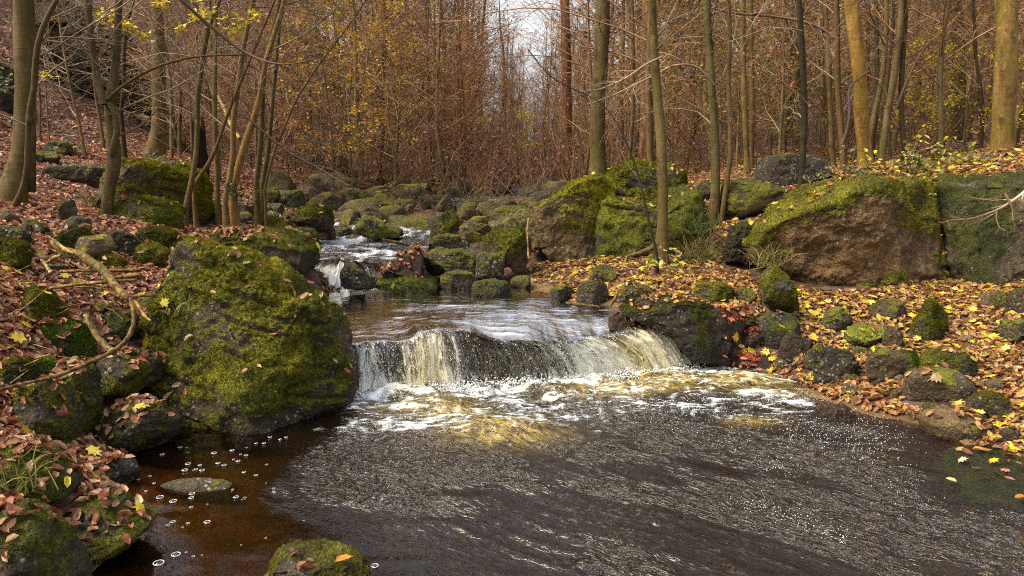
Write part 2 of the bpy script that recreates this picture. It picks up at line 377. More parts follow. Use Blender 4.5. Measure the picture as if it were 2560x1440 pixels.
def rock_shape(outline, T, seed, sub=5, e=.72, rough=1.0, facets=7, moss=.5, mossfn=None, wetz=None, worldc=(0, 0, 0)):
    """outline: polygon (x, z) round its own centroid; T: half depth. returns V, F, moss, wet"""
    r_ = np.random.default_rng(seed)
    U, F = ico(sub)
    o = np.asarray(outline, float)
    # densify and make polar
    oo = np.concatenate([o[i] + (o[(i + 1) % len(o)] - o[i]) * np.linspace(0, 1, 12, endpoint=False)[:, None] for i in range(len(o))])
    ang = np.arctan2(oo[:, 1], oo[:, 0]); rad = np.hypot(oo[:, 0], oo[:, 1])
    od = np.argsort(ang); ang, rad = ang[od], rad[od]
    ang = np.concatenate([ang - 2 * np.pi, ang, ang + 2 * np.pi]); rad = np.concatenate([rad] * 3)
    th = np.arctan2(U[:, 2], U[:, 0]); rho = np.hypot(U[:, 0], U[:, 2])
    R = np.interp(th, ang, rad)
    rh = rho ** e
    V = np.stack([R * rh * np.cos(th), T * np.sign(U[:, 1]) * np.abs(U[:, 1]) ** e, R * rh * np.sin(th)], 1)
    s = np.sqrt(rad.mean() * T)
    # break planes on the near and far faces, so the outline stays
    for i in range(facets):
        n = unit(np.array([r_.normal() * .75, -abs(r_.normal()) - .35 if i % 3 else abs(r_.normal()) + .3, r_.normal() * .6 + .15]))
        dd = V @ n; d = dd.max() * r_.uniform(.55, .82)
        V = V - np.maximum(dd - d, 0)[:, None] * n * .88
    N = vnormals(V, F); sd = seed * 3.7
    q = V / s
    h = .06 * fbm(q * 1.5 + sd, 3) + .022 * (1 - 2 * np.abs(vn(q * 2.7 + sd))) + .03 * fbm(q * 6 + sd, 5, .62)
    lay = vn(np.stack([q[:, 0] * 1.2 + sd, q[:, 1] * 1.2, q[:, 2] * 7 + q[:, 0] * 2.0], 1))
    h = h - .045 * sstep(.35, .0, np.abs(lay)) * sstep(.1, .5, vn(q * 1.9 + sd + 40) + .2)
    V = V + N * (h * s * rough)[:, None]
    N = vnormals(V, F)
    W = V + np.asarray(worldc)
    if mossfn is not None: mo = mossfn(W, N, q)
    else: mo = N[:, 2] * .75 + .55 * fbm(q * 1.8 + sd + 9, 3) + (moss - .5) * 1.7
    mo = np.clip(mo * .8 + .28, 0, 1)
    V = V + N * (np.clip(mo - .35, 0, 1) * (.018 + .02 * vn(W * 38)) * min(1.0, s * 1.6))[:, None]
    wet = np.zeros(len(V)) if wetz is None else sstep(.13, .02, W[:, 2] - wetz + .03 * vn(W * 9))
    return V, F, mo, wet

def tufts(V, F, mo, n, hgt, seed):
    r_ = np.random.default_rng(seed)
    a = V[F[:, 0]]; b = V[F[:, 1]]; c = V[F[:, 2]]
    cr = np.cross(b - a, c - a); ar = np.linalg.norm(cr, axis=1); N = cr / (ar[:, None] + 1e-12)
    w = ar * np.clip(mo[F].mean(1) - .42, 0, .5); w[N[:, 1] > .5] = 0
    if w.sum() <= 0: return None
    i = r_.choice(len(F), n, p=w / w.sum())
    s = r_.random((n, 2)); fl = s.sum(1) > 1; s[fl] = 1 - s[fl]
    p = a[i] + (b - a)[i] * s[:, :1] + (c - a)[i] * s[:, 1:]
    d = unit(N[i] + r_.normal(0, .55, (n, 3)) + np.array([0, 0, -.12]))
    t = unit(np.cross(d, r_.normal(0, 1, (n, 3))))
    L = (hgt * r_.uniform(.5, 1.35, n))[:, None]; wd = (hgt * r_.uniform(.16, .32, n))[:, None]
    TV = np.stack([p - t * wd - N[i] * .003, p + t * wd - N[i] * .003, p + d * L], 1).reshape(-1, 3)
    return TV, np.arange(3 * n).reshape(-1, 3)

ROCKS = []
def add_rock(label, c, outline, T, seed, sub=5, tint=(1, 1, 1), mtint=(1, 1, 1), lichen=.3, tuft=0, tufth=.014,
             group=None, cat='rock', name='boulder', leaves=True, **kw):
    V, F, mo, wet = rock_shape(outline, T, seed, sub, worldc=c, **kw)
    base = np.array([c[0], c[1], c[2] + V[:, 2].min()])
    Vl = V + (np.asarray(c) - base)
    o = link(name, mesh_np(name, Vl, F, M_ROCK, {'moss': mo, 'wet': wet}), loc=base)
    tag(o, label, cat, group)
    o['tint'] = tint; o['mosstint'] = mtint; o['lichen'] = float(lichen)
    if tuft:
        tv = tufts(Vl, F, mo, tuft, tufth, seed)
        if tv is not None:
            t = link('moss', mesh_np('moss', tv[0], tv[1], M_MOSS, smooth=False), o)
            t['mosstint'] = mtint; t['kind'] = 'stuff'
    if leaves: solid(V + np.asarray(c), F)
    ROCKS.append(o)
    return o
def poly_rock(label, pts, Y, T, seed, **kw):
    """outline traced in photo pixels, set at its own distance Y and half-depth T"""
    W = at([p[0] for p in pts], [p[1] for p in pts], Y)
    xz = W[:, [0, 2]]; ctr = (xz.max(0) + xz.min(0)) / 2
    return add_rock(label, (ctr[0], Y, ctr[1]), xz - ctr, T, seed, **kw)
def box_rock(label, x0, x1, y0, y1, seed, T=None, Y=None, skew=0.0, square=.0, sink=.18, **kw):
    """rock whose picture spans x0..x1, y0..y1 and that stands where its foot meets ground or water"""
    r_ = np.random.default_rng(seed + 991)
    foot = hit((x0 + x1) / 2, y1 - .06 * (y1 - y0))
    W = (x1 - x0) / 2 / FPX
    Yb = foot[1] if Y is None else Y
    w = W * Yb; T = (w * .72 + .02) if T is None else T
    Yc = Yb + T * .55
    a = at(x0, y1, Yc); b = at(x1, y0, Yc)
    w = (b[0] - a[0]) / 2; h = (b[2] - a[2]) / 2 * (1 + sink)
    c = ((a[0] + b[0]) / 2, Yc, b[2] - h)
    th = np.linspace(0, 2 * np.pi, 13, endpoint=False) + r_.uniform(0, .4)
    ex = .78 - .25 * square
    ox = np.sign(np.cos(th)) * np.abs(np.cos(th)) ** ex * w * r_.uniform(.88, 1.04, 13)
    oz = np.sign(np.sin(th)) * np.abs(np.sin(th)) ** ex * h * r_.uniform(.88, 1.04, 13)
    ox = ox + skew * oz * (w / h)
    ox *= w / np.abs(ox).max(); oz *= h / np.abs(oz).max()
    wl = water_level(np.array(foot[0]), np.array(foot[1]))
    kw.setdefault('wetz', float(wl) if wl > -1 and foot[2] < wl + .06 else None)
    return add_rock(label, c, np.stack([ox, oz], 1), T, seed, **kw)

# ------------------------------------------------------------------ the named rocks
def moss_front(base, lowcut=None, lowamt=.6, nz=.4, na=.55):
    def f(W, N, q):
        m = base + nz * N[:, 2] + na * fbm(q * 1.7 + 31.3, 4)
        if lowcut is not None: m = m - lowamt * sstep(lowcut, lowcut - .3, W[:, 2] + .12 * vn(W * 5))
        return m
    return f
poly_rock('huge moss-covered boulder left of the small waterfall, its foot in the dark pool',
    [(430,660),(440,628),(480,608),(530,622),(580,632),(640,668),(690,692),(740,728),(800,748),(832,800),(852,850),(872,920),(882,985),(855,1030),(800,1062),(700,1088),(590,1106),(510,1092),(455,1060),(425,990),(400,930),(382,860),(380,800),(400,750),(418,710)],
    4.62, .62, 11, sub=7, e=.62, facets=6, tuft=46000, tufth=.013, lichen=.9, wetz=-.03, tint=(1.0, .92, .72), mtint=(1.25, 1.25, 1.1),
    mossfn=moss_front(.46, .38, .4, .55, .7), rough=1.0)
def right_moss(W, N, q):
    px, py = project(W)
    m = .2 + .7 * N[:, 2] + .75 * fbm(q * 2.6 + 5, 4)
    ridge = 560 - (px - 1880) * .26
    m = m + .9 * sstep(70, -30, py - ridge - 30 * vn(W * 4))
    m = m - 1.1 * np.exp(-((px - 2170) / 130) ** 2 - ((py - 610) / 110) ** 2)
    m = m + .35 * sstep(2290, 2360, px + 40 * vn(W * 6))
    return m
poly_rock('massive boulder with a bare brown face and mossy crest above the yellow leaf bank',
    [(1868,605),(1885,565),(1955,522),(2050,480),(2150,456),(2280,450),(2330,462),(2345,560),(2335,660),(2310,735),(2240,750),(2120,764),(2060,768),(2005,745),(1985,712),(1965,680),(1925,655),(1885,640)],
    6.75, .95, 23, sub=7, e=.6, facets=7, tuft=20000, tufth=.016, lichen=.35, rough=1.0, tint=(2.3, 1.65, .95), mtint=(1.35, 1.3, 1.1), mossfn=right_moss)
poly_rock('dark mossy rock wall beside the brown boulder, leaves heaped along its top',
    [(2300,470),(2400,458),(2560,452),(2720,448),(2850,500),(2850,640),(2720,730),(2560,722),(2400,735),(2310,752),(2285,650),(2288,560)],
    6.95, .9, 37, sub=7, e=.5, facets=5, tuft=14000, tufth=.014, lichen=.45, tint=(.95, .92, .68), mtint=(.5, .56, .5), rough=1.3, leaves=False, mossfn=moss_front(.22, None, 0, .3, .8))
poly_rock('grey-brown block with overhang, left end of the mossy boulder group beyond the pool',
    [(1322,625),(1322,560),(1345,520),(1395,482),(1445,450),(1500,442),(1530,470),(1520,540),(1500,620),(1470,655),(1425,668),(1385,650),(1345,610)],
    8.25, .55, 41, sub=6, e=.66, facets=7, tuft=9000, tufth=.022, lichen=.5, tint=(1.9, 1.5, 1.0), mtint=(1.4, 1.35, 1.1),
    mossfn=lambda W, N, q: .12 + .8 * N[:, 2] + .5 * fbm(q * 2 + 3, 4) + .6 * sstep(1470, 1520, project(W)[0]) + .5 * sstep(500, 470, project(W)[1]))
poly_rock('green velvety boulder behind the slim trunk with a leaf-filled hollow on top',
    [(1470,500),(1520,490),(1600,510),(1650,520),(1690,480),(1730,470),(1750,510),(1762,570),(1745,610),(1690,622),(1620,635),(1560,630),(1500,655),(1455,660),(1450,580)],
    8.1, .62, 43, sub=6, e=.62, facets=5, tuft=16000, tufth=.016, lichen=.2, mtint=(.85, .95, .8), mossfn=moss_front(.55, None, 0, .45, .45))
poly_rock('rounded mossy boulder rising behind the leaf-filled hollow, right of the stream',
    [(1500,470),(1540,425),(1575,407),(1620,412),(1665,416),(1700,430),(1712,470),(1690,520),(1600,530),(1520,520)],
    9.1, .6, 47, sub=6, e=.7, facets=4, tuft=12000, tufth=.024, lichen=.3, mtint=(1.2,1.2,1.0), mossfn=moss_front(.4, None, 0, .6, .6))
poly_rock('broad slab-sided boulder with moss-fringed top under the forked tree',
    [(282,500),(282,440),(300,412),(360,405),(420,410),(465,432),(482,470),(500,505),(518,545),(505,566),(470,560),(400,545),(320,530)],
    8.3, .8, 53, sub=6, e=.66, facets=6, tuft=12000, tufth=.025, lichen=.4, tint=(1.25, 1.15, .9), mtint=(1.25, 1.2, 1.0),
    mossfn=lambda W, N, q: -.12 + .9 * N[:, 2] + .5 * fbm(q * 2 + 3, 4) + .7 * sstep(440, 490, project(W)[0]))
poly_rock('long mossy wedge leaning below the slab-sided boulder on the left bank',
    [(288,530),(300,500),(350,495),(400,510),(440,528),(475,545),(476,575),(460,592),(430,596),(380,575),(330,560)],
    7.0, .4, 59, sub=6, e=.6, facets=5, tuft=9000, tufth=.018, lichen=.2, mossfn=moss_front(.48, None, 0, .45, .5))
poly_rock('wide dark layered rock with mossy top beside the upper cascade',
    [(530,590),(560,578),(640,575),(700,582),(760,600),(785,625),(785,665),(770,682),(700,686),(640,665),(590,650),(545,625)],
    6.6, .5, 61, sub=6, e=.55, facets=6, tuft=9000, tufth=.015, lichen=.2, tint=(.55, .5, .45),
    mossfn=lambda W, N, q: .05 + .75 * N[:, 2] + .5 * fbm(q * 2 + 3, 4) + .55 * sstep(640, 610, project(W)[1] + 10 * vn(W * 6)))
poly_rock('black wet angular rock splitting the upper cascade in two',
    [(846,665),(852,652),(875,655),(905,675),(930,695),(948,716),(930,722),(870,722),(852,715)], 6.75, .16, 67, sub=5, facets=6, tint=(.45, .42, .38), lichen=.7, moss=.35, wetz=.4)
poly_rock('large dark wet rock with red leaf patch at the right end of the fall',
    [(1540,765),(1560,740),(1640,745),(1760,755),(1850,790),(1872,815),(1850,850),(1825,892),(1770,900),(1715,885),(1665,835),(1600,800)],
    5.42, .3, 71, sub=6, e=.62, facets=7, tuft=2500, tint=(.5, .42, .36), lichen=.5, mtint=(.6,.6,.5), mossfn=moss_front(-.12, None, 0, .6, .55), wetz=.16)
poly_rock('upright angular mossy stone in front of the brown boulder',
    [(1902,690),(1915,668),(1935,665),(1960,688),(1978,715),(1988,770),(1980,785),(1935,778),(1910,755)], 5.65, .2, 73, sub=6, facets=5, tuft=6000, tufth=.013, lichen=.3, mossfn=moss_front(.4, None, 0, .35, .5))
poly_rock('leaf-topped stone at the pool edge beside the huge mossy boulder',
    [(240,1090),(262,1040),(310,1008),(420,1002),(452,1042),(455,1092),(405,1112),(330,1132),(270,1118)], 3.85, .2, 79, sub=6, facets=6, lichen=.6, tint=(.85, .82, .72), tuft=3500, tufth=.01, mossfn=moss_front(.2, None, 0, .4, .6), wetz=0)
poly_rock('flat stone roofing a dark hollow, yellow leaf on its face',
    [(205,935),(260,888),(330,880),(392,900),(398,955),(335,978),(240,965)], 4.25, .25, 83, sub=6, facets=5, lichen=.5, tint=(.7, .68, .6), tuft=3000, tufth=.01, mossfn=moss_front(.22, None, 0, .4, .6))
poly_rock('sharp-ridged grey rock with brown leaves on its mossy shoulder',
    [(45,990),(70,955),(130,948),(165,1000),(182,1060),(190,1130),(160,1140),(100,1110),(60,1060)], 3.5, .22, 89, sub=6, facets=7, lichen=.4, tint=(.75, .72, .66), tuft=3500, tufth=.01, mossfn=moss_front(.24, None, 0, .45, .6))
poly_rock('dark mossy rock behind the sharp-ridged one, facing the hollow',
    [(120,930),(165,900),(205,935),(218,1010),(222,1075),(195,1110),(160,1060)], 3.75, .22, 97, sub=6, facets=6, lichen=.4, tint=(.5, .5, .45), tuft=3000, tufth=.01, mossfn=moss_front(.4, None, 0, .3, .6))
poly_rock('low mossy ledge in the near left corner, a grass tuft on it',
    [(-60,1180),(-30,1130),(40,1125),(110,1165),(160,1205),(172,1232),(120,1245),(20,1240)], 2.75, .22, 101, sub=6, facets=5, lichen=.2, tint=(.6, .58, .5), tuft=7000, tufth=.009, mossfn=moss_front(.5, None, 0, .3, .5))
poly_rock('streaked mossy rock filling the bottom left corner',
    [(-80,1400),(-60,1290),(40,1275),(110,1310),(150,1380),(180,1450),(190,1540),(-80,1560)], 2.3, .2, 103, sub=6, facets=5, lichen=.3, tint=(.7, .68, .6), tuft=8000, tufth=.008, mossfn=moss_front(.42, None, 0, .3, .6))
poly_rock('dark pointed mossy stone with curled beech leaves, reaching into the calm pool',
    [(165,1300),(200,1252),(270,1255),(320,1290),(372,1315),(330,1345),(260,1375),(185,1392)], 2.75, .2, 107, sub=6, facets=5, lichen=.2, tint=(.45, .42, .36), tuft=6000, tufth=.008, mossfn=moss_front(.36, None, 0, .4, .5), wetz=0)
poly_rock('mossy rock with a pale lichen face cut by the bottom edge',
    [(655,1440),(690,1405),(750,1388),(830,1395),(900,1425),(960,1470),(940,1540),(660,1540)], 2.55, .22, 109, sub=6, facets=5, lichen=1.0, tint=(1.25, 1.15, .95), tuft=7000, tufth=.008,
    mossfn=lambda W, N, q: .62 + .3 * N[:, 2] + .4 * fbm(q * 2 + 3, 4) - 1.3 * np.exp(-((project(W)[0] - 740) / 55) ** 2 - ((project(W)[1] - 1425) / 26) ** 2), wetz=0)
poly_rock('red-brown slanting rock plastered with wet leaves beside the upper cascade',
    [(945,695),(975,665),(1010,632),(1040,622),(1060,635),(1062,690),(1020,705),(960,708)], 7.15, .3, 113, sub=5, facets=4, tint=(.7, .45, .36), lichen=.1, moss=.15, wetz=.5)
poly_rock('tall block with a mossy cap leaning on the boulder group',
    [(1206,600),(1240,575),(1300,568),(1322,590),(1325,640),(1308,676),(1290,678),(1260,650),(1215,625)], 7.6, .3, 127, sub=6, facets=7, tint=(.95, .8, .55), lichen=.3, tuft=3500, tufth=.016,
    mossfn=lambda W, N, q: .1 + .7 * N[:, 2] + .4 * fbm(q * 2 + 3, 4) + .55 * sstep(625, 600, project(W)[1] + 10 * vn(W * 7)))
poly_rock('peaked pyramid-like stone standing among the stream cobbles',
    [(1077,590),(1082,555),(1105,525),(1118,519),(1140,540),(1150,570),(1148,595),(1100,598)], 9.3, .3, 131, sub=6, facets=8, tint=(1.1, 1, .75), lichen=.7, tuft=1500, tufth=.018, mossfn=lambda W, N, q: .2 + .5 * N[:, 2] + .4 * fbm(q * 2 + 3, 4) + .5 * sstep(550, 530, project(W)[1]))
poly_rock('dark peaked rock with bright moss roof left of the upper stream',
    [(733,548),(760,520),(795,502),(818,515),(832,550),(830,575),(790,580),(745,570)], 8.7, .3, 137, sub=6, facets=6, tint=(.7, .58, .45), lichen=.2, tuft=4000, tufth=.018,
    mossfn=lambda W, N, q: .1 + .5 * N[:, 2] + .3 * fbm(q * 2 + 3, 4) + .7 * sstep(545, 530, project(W)[1] - .1 * (project(W)[0] - 780)))
poly_rock('long pale green slab tilted toward the upper stream',
    [(884,560),(890,536),(930,542),(965,562),(1000,580),(1002,592),(950,596),(900,580)], 9.0, .35, 139, sub=6, e=.6, facets=4, tint=(1.15, 1.1, .7), mtint=(1.5, 1.6, 2.0), lichen=.6, mossfn=moss_front(.3, None, 0, .4, .5))
poly_rock('moss-mottled block above the leaf slide, white lichen all over it',
    [(1062,680),(1062,640),(1085,628),(1150,628),(1185,645),(1192,680),(1170,690),(1080,690)], 7.45, .3, 149, sub=6, facets=5, tint=(.9, .9, .7), lichen=1.0, moss=.5)
poly_rock('cube-shaped mottled stone with leaves on top by the pool',
    [(1190,690),(1192,640),(1205,632),(1250,634),(1260,645),(1258,688),(1225,696)], 7.4, .2, 151, sub=6, e=.55, facets=5, tint=(.9, .9, .7), lichen=1.0, moss=.4)

poly_rock('rotten mound painted dark as the shaded cavity at the left end of the brown boulder', [(1806,610),(1822,572),(1850,556),(1890,566),(1905,600),(1900,660),(1860,668),(1815,655)], 7.0, .16, 155, sub=6, e=.6, facets=4, rough=2.2, tint=(.32,.24,.2), lichen=0, mtint=(.6,.6,.5), mossfn=moss_front(-.1, None, 0, .6, .4), name='stump', cat='stump')  # rock shape tinted near black; shade of a cavity put into its colour
BR = [  # label, x0, x1, y0, y1, options
 ('smooth tan oval stone at the right shore, the lowest of the row', 2303,2480,1020,1092, dict(tint=(2.6,2.1,1.25), moss=.0, rough=.5, facets=2, e=.85, lichen=.1)),
 ('dark oval stone carrying a curled tan leaf at the right shore', 2258,2432,920,1010, dict(tint=(1.1,1.0,.72), moss=.25, rough=.6, facets=2, e=.85)),
 ('long mossy stone lying behind the dark oval one', 2296,2468,876,952, dict(tint=(.6,.6,.5), moss=.7, tuft=4000, tufth=.01)),
 ('small dark moss cushion left of the long mossy stone', 2234,2312,880,950, dict(tint=(.5,.5,.4), moss=.8, mtint=(.6,.8,.8), tuft=2500, tufth=.01)),
 ('brown shore stone with yellow leaf beside the black wet rock', 2148,2290,868,955, dict(tint=(.9,.75,.5), moss=.35)),
 ('black wet knobbly rock at the water line on the right', 2032,2148,872,962, dict(tint=(.3,.28,.27), moss=.2, rough=1.6)),
 ('grey rounded stone above the black wet rock', 2010,2088,852,926, dict(tint=(.6,.6,.52), moss=.4)),
 ('dark reddish stone between the green boulder and the grey one', 1943,2036,832,900, dict(tint=(.5,.36,.28), moss=.2)),
 ('round blackish-green boulder at the foot of the upright stone', 1896,2004,778,868, dict(tint=(.4,.4,.36), moss=.5, mtint=(.5,.65,.7), rough=.6, facets=2, e=.85)),
 ('yellow-green tilted stone among the yellow leaves', 2047,2126,770,838, dict(tint=(1.2,1.2,.7), moss=.6, skew=.35, mtint=(1.3,1.4,1.6))),
 ('bright lichen-green flat stone, the brightest on the right bank', 2110,2216,806,870, dict(tint=(1.4,1.5,.7), moss=.65, mtint=(1.7,1.9,1.6), skew=.3)),
 ('grey-brown angular stone right of the bright flat one', 2183,2282,818,872, dict(tint=(1,.9,.65), moss=.35, facets=8)),
 ('tall moss-furred stone standing amid the yellow leaves', 2276,2382,752,852, dict(tint=(.8,.8,.6), moss=.75, skew=.3, tuft=5000, tufth=.012)),
 ('brown humped stone half sunk in leaves under the rock wall', 2170,2260,748,802, dict(tint=(.9,.8,.6), moss=.4)),
 ('flat pale stone peeping from the leaves under the rock wall', 2448,2534,730,772, dict(tint=(1.3,1.2,.85), moss=.3)),
 ('reddish-brown stone cut by the right edge above the leaf bank', 2522,2600,718,788, dict(tint=(1,.75,.5), moss=.25)),
 ('yellow-green stone cut by the right edge in mid leaf bank', 2494,2600,795,862, dict(tint=(1.2,1.2,.8), moss=.5, mtint=(1.2,1.3,1.3))),
 ('dark mossy stone behind the tan oval one', 2420,2524,982,1056, dict(tint=(.6,.58,.5), moss=.55, tuft=2000, tufth=.009)),
 ('little moss cushion between the two oval shore stones', 2306,2352,1008,1042, dict(tint=(.5,.5,.4), moss=.9)),
 ('low grey stone right of the tan oval one', 2420,2500,1066,1104, dict(tint=(.7,.66,.55), moss=.3)),
 ('small brown stone at the right edge of the water', 2506,2550,1072,1106, dict(tint=(.7,.55,.4), moss=.2)),
 ('small moss stone right of the dark wet rock, second above the fall', 1795,1886,758,828, dict(tint=(.45,.42,.36), moss=.35)),
 ('brown moss hump on the orange leaves above the dark wet rock', 1722,1832,704,758, dict(tint=(.7,.6,.45), moss=.75, tuft=2500, tufth=.011)),
 ('small yellowish moss stone right of the brown moss hump', 1838,1888,718,760, dict(tint=(1,1,.6), moss=.6)),
 ('rounded mossy grey stone alone on the orange leaf bank', 1472,1552,662,716, dict(tint=(.9,.9,.65), moss=.55, mtint=(.9,1,1), rough=.7)),
 ('tan moss-tinged stone at the waterside of the leaf bank', 1544,1632,708,752, dict(tint=(1.3,1.15,.7), moss=.4)),
 ('tan triangular slab at the pool edge', 1440,1524,700,768, dict(tint=(1.2,1.05,.7), moss=.3, facets=8)),
 ('grey pool-edge stone with green crown', 1372,1440,714,756, dict(tint=(.9,.85,.7), moss=.5)),
 ('small reddish stone at the right corner of the lip', 1518,1580,780,814, dict(tint=(1.3,.85,.65), moss=.1, sink=.5, e=.8)),
 ('wet purple-brown slab at the foot of the dark wet rock', 1785,1995,884,926, dict(tint=(.5,.4,.36), moss=.05, square=.6)),
 ('reddish stone awash in the foam on the right', 2026,2134,1008,1056, dict(tint=(.8,.5,.4), moss=.0)),
 ('dark red stone with leaves wedged below the dark wet rock', 1846,1920,826,872, dict(tint=(.4,.26,.2), moss=.1)),
 ('mossy low cushion rock at the back of the pool, yellow leaf on it', 919,1096,696,738, dict(tint=(.45,.45,.38), moss=.75, mtint=(.6,.75,.7), tuft=3500, tufth=.014)),
 ('flat pale stone awash at the back of the pool', 910,976,727,748, dict(tint=(1.1,1.05,.85), moss=.1)),
 ('moss-backed stone in the pool below the mottled block', 1096,1198,677,728, dict(tint=(.7,.62,.5), moss=.55)),
 ('moss-backed stone in the pool below the cube-shaped one', 1180,1282,696,744, dict(tint=(.6,.55,.45), moss=.65)),
 ('small mossy stone where the leaf bank meets the pool', 1274,1328,688,722, dict(tint=(.7,.7,.5), moss=.7)),
 ('moss-mottled boulder resting on the lichen block', 1060,1178,586,634, dict(tint=(.95,.95,.7), moss=.5, lichen=.9)),
 ('round cobble with mossy crown above the tall block', 1180,1230,558,592, dict(tint=(1,.95,.65), moss=.45)),
 ('smooth cobble leaning on the boulder group, upper one', 1219,1286,533,572, dict(tint=(1.1,1,.65), moss=.4)),
 ('smooth cobble leaning on the boulder group, lower one', 1244,1318,552,580, dict(tint=(1.1,1,.65), moss=.4)),
 ('broad mossy stone behind the leaning cobbles', 1230,1326,515,552, dict(tint=(1,.95,.65), moss=.6)),
 ('flat stone with glowing yellow-green moss in mid stream', 1141,1204,578,608, dict(tint=(1,1,.6), moss=.9, mtint=(1.4,1.4,1))),
 ('green-grey rock beneath the peaked stone', 1022,1080,552,608, dict(tint=(.8,.8,.6), moss=.55)),
 ('rounded loaf-shaped cobble behind the tilted slab', 957,1040,538,578, dict(tint=(1.1,1.05,.75), moss=.4, rough=.6)),
 ('tilted brown cobble left of the loaf-shaped one', 924,968,517,556, dict(tint=(.75,.65,.45), moss=.4, skew=-.3)),
 ('mossy triangular stone by the far left shore, dark flank', 868,936,474,522, dict(tint=(.7,.65,.5), moss=.6)),
 ('dark green rock on the left shore below the leaf slope', 708,770,474,528, dict(tint=(.6,.6,.5), moss=.6, mtint=(.7,.85,.85))),
 ('long mossy ridge stone in the far cobble field', 925,1014,504,540, dict(tint=(.6,.6,.45), moss=.65)),
 ('square-cut stone standing in the far cobble field', 1050,1078,492,526, dict(tint=(.9,.8,.6), moss=.35, square=.7)),
 ('flat wet stone in the far riffle', 1074,1136,500,518, dict(tint=(.6,.55,.5), moss=.3)),
 ('grey rock tucked under the dark peaked rock', 783,840,560,606, dict(tint=(.95,.8,.6), moss=.2)),
 ('dark sloping rock dipping into the upper stream on the left', 834,890,568,604, dict(tint=(.6,.55,.48), moss=.4)),
 ('dark moss stone at the upper stream edge', 722,796,570,608, dict(tint=(.5,.5,.42), moss=.6, mtint=(.7,.85,.85))),
 ('yellowish cobble at the foot of the dark peaked rock', 698,734,536,570, dict(tint=(1.1,.95,.6), moss=.5)),
 ('low green moss pillow beside the dark layered rock', 634,716,541,578, dict(tint=(.8,.8,.55), moss=.85, tuft=2000, tufth=.015)),
 ('brown and green angular rock at the feet of the leaning stems', 576,640,499,548, dict(tint=(.8,.7,.55), moss=.4, facets=8)),
 ('mossy rock with dark cleft at the feet of the leaning stems', 528,592,504,564, dict(tint=(.6,.5,.4), moss=.5, facets=8)),
 ('mossy pillow stone above the huge boulder, left one', 346,450,569,624, dict(tint=(.7,.7,.5), moss=.85, tuft=4500, tufth=.014)),
 ('mossy pillow stone touching the top of the huge boulder', 422,524,593,640, dict(tint=(.7,.7,.5), moss=.9, tuft=4500, tufth=.014)),
 ('mossy slanting stone left of the huge boulder', 335,428,608,676, dict(tint=(.6,.6,.45), moss=.8, tuft=4000, tufth=.012)),
 ('small round moss clump beneath the bent yellow log', 240,308,636,674, dict(tint=(.8,.8,.5), moss=.95, mtint=(1.2,1.2,1), tuft=3000, tufth=.012)),
 ('blackish rock facing up the left bank near the forked tree', 256,352,573,646, dict(tint=(.45,.4,.36), moss=.35)),
 ('moss-coated stone behind the tip of the bent yellow log', 130,228,566,646, dict(tint=(.7,.7,.5), moss=.75, tuft=4000, tufth=.013)),
 ('sloping mossy stone at the left edge above the sticks', -40,66,598,668, dict(tint=(.7,.7,.5), moss=.8, tuft=4000, tufth=.012)),
 ('dark rock at the left edge behind the sloping mossy stone', -30,66,566,634, dict(tint=(.5,.47,.42), moss=.3)),
 ('grey slab stone tilted on the leaf slope', 136,196,500,560, dict(tint=(.7,.68,.6), moss=.4, skew=.7, facets=9)),
 ('dark rock in the gully behind the moss-coated stone', 165,228,540,596, dict(tint=(.5,.45,.4), moss=.3)),
 ('square mossy rock beside the tall banded trunk', 412,464,312,384, dict(tint=(1,.75,.5), moss=.55, square=.6)),
 ('mossy rock cushion under the sticks at the left bank', 50,152,716,818, dict(tint=(.6,.6,.45), moss=.8, skew=-.3, tuft=5000, tufth=.011)),
 ('green fern-mossed stone lower on the left bank', 108,222,798,888, dict(tint=(.5,.5,.4), moss=.85, mtint=(.7,1.05,1), skew=-.3, tuft=5500, tufth=.012)),
 ('dark shelf of rock below the mossed stones at the left edge', -40,90,900,975, dict(tint=(.55,.5,.4), moss=.5, tuft=2500, tufth=.01)),
 ('bright moss tussock stone right of the dark shelf', 74,138,896,950, dict(tint=(.5,.5,.4), moss=.95, mtint=(.8,1.2,1), tuft=3500, tufth=.012)),
 ('black-green rock in the hollow behind the sticks', 255,345,770,850, dict(tint=(.35,.35,.32), moss=.6, mtint=(.5,.65,.6))),
 ('wet grey stone with red leaves at the corner of the calm pool', 188,345,1148,1206, dict(tint=(.6,.56,.5), moss=.15)),
 
 ('mossy rock below the upper leaf slope at the left shore', 640,700,470,505, dict(tint=(.5,.5,.4), moss=.6)),
 ('moss-topped boulder lying under the right trees', 1752,1960,452,545, dict(tint=(.8,.8,.55), moss=.75, mtint=(1,1,1))),
 ('dark rounded boulder deep under the right trees', 1885,2080,380,470, dict(tint=(.45,.42,.36), moss=.3)),
 ('dark cave-like rock behind the slim trunk on the right', 1590,1660,340,420, dict(tint=(.4,.36,.3), moss=.4)),
 ('small brown-faced rock on the right leaf floor', 1735,1790,452,505, dict(tint=(1,.7,.5), moss=.4)),
 ('low mossy stone on the left leaf slope, upper one', 115,180,352,392, dict(tint=(.6,.62,.5), moss=.6)),
 ('low mossy stone on the left leaf slope, lower one', 80,145,378,412, dict(tint=(.6,.62,.5), moss=.6)),
 ('long flat outcrop by the path below the big left trunk', 120,285,412,462, dict(tint=(.75,.68,.6), moss=.25, square=.4)),
]
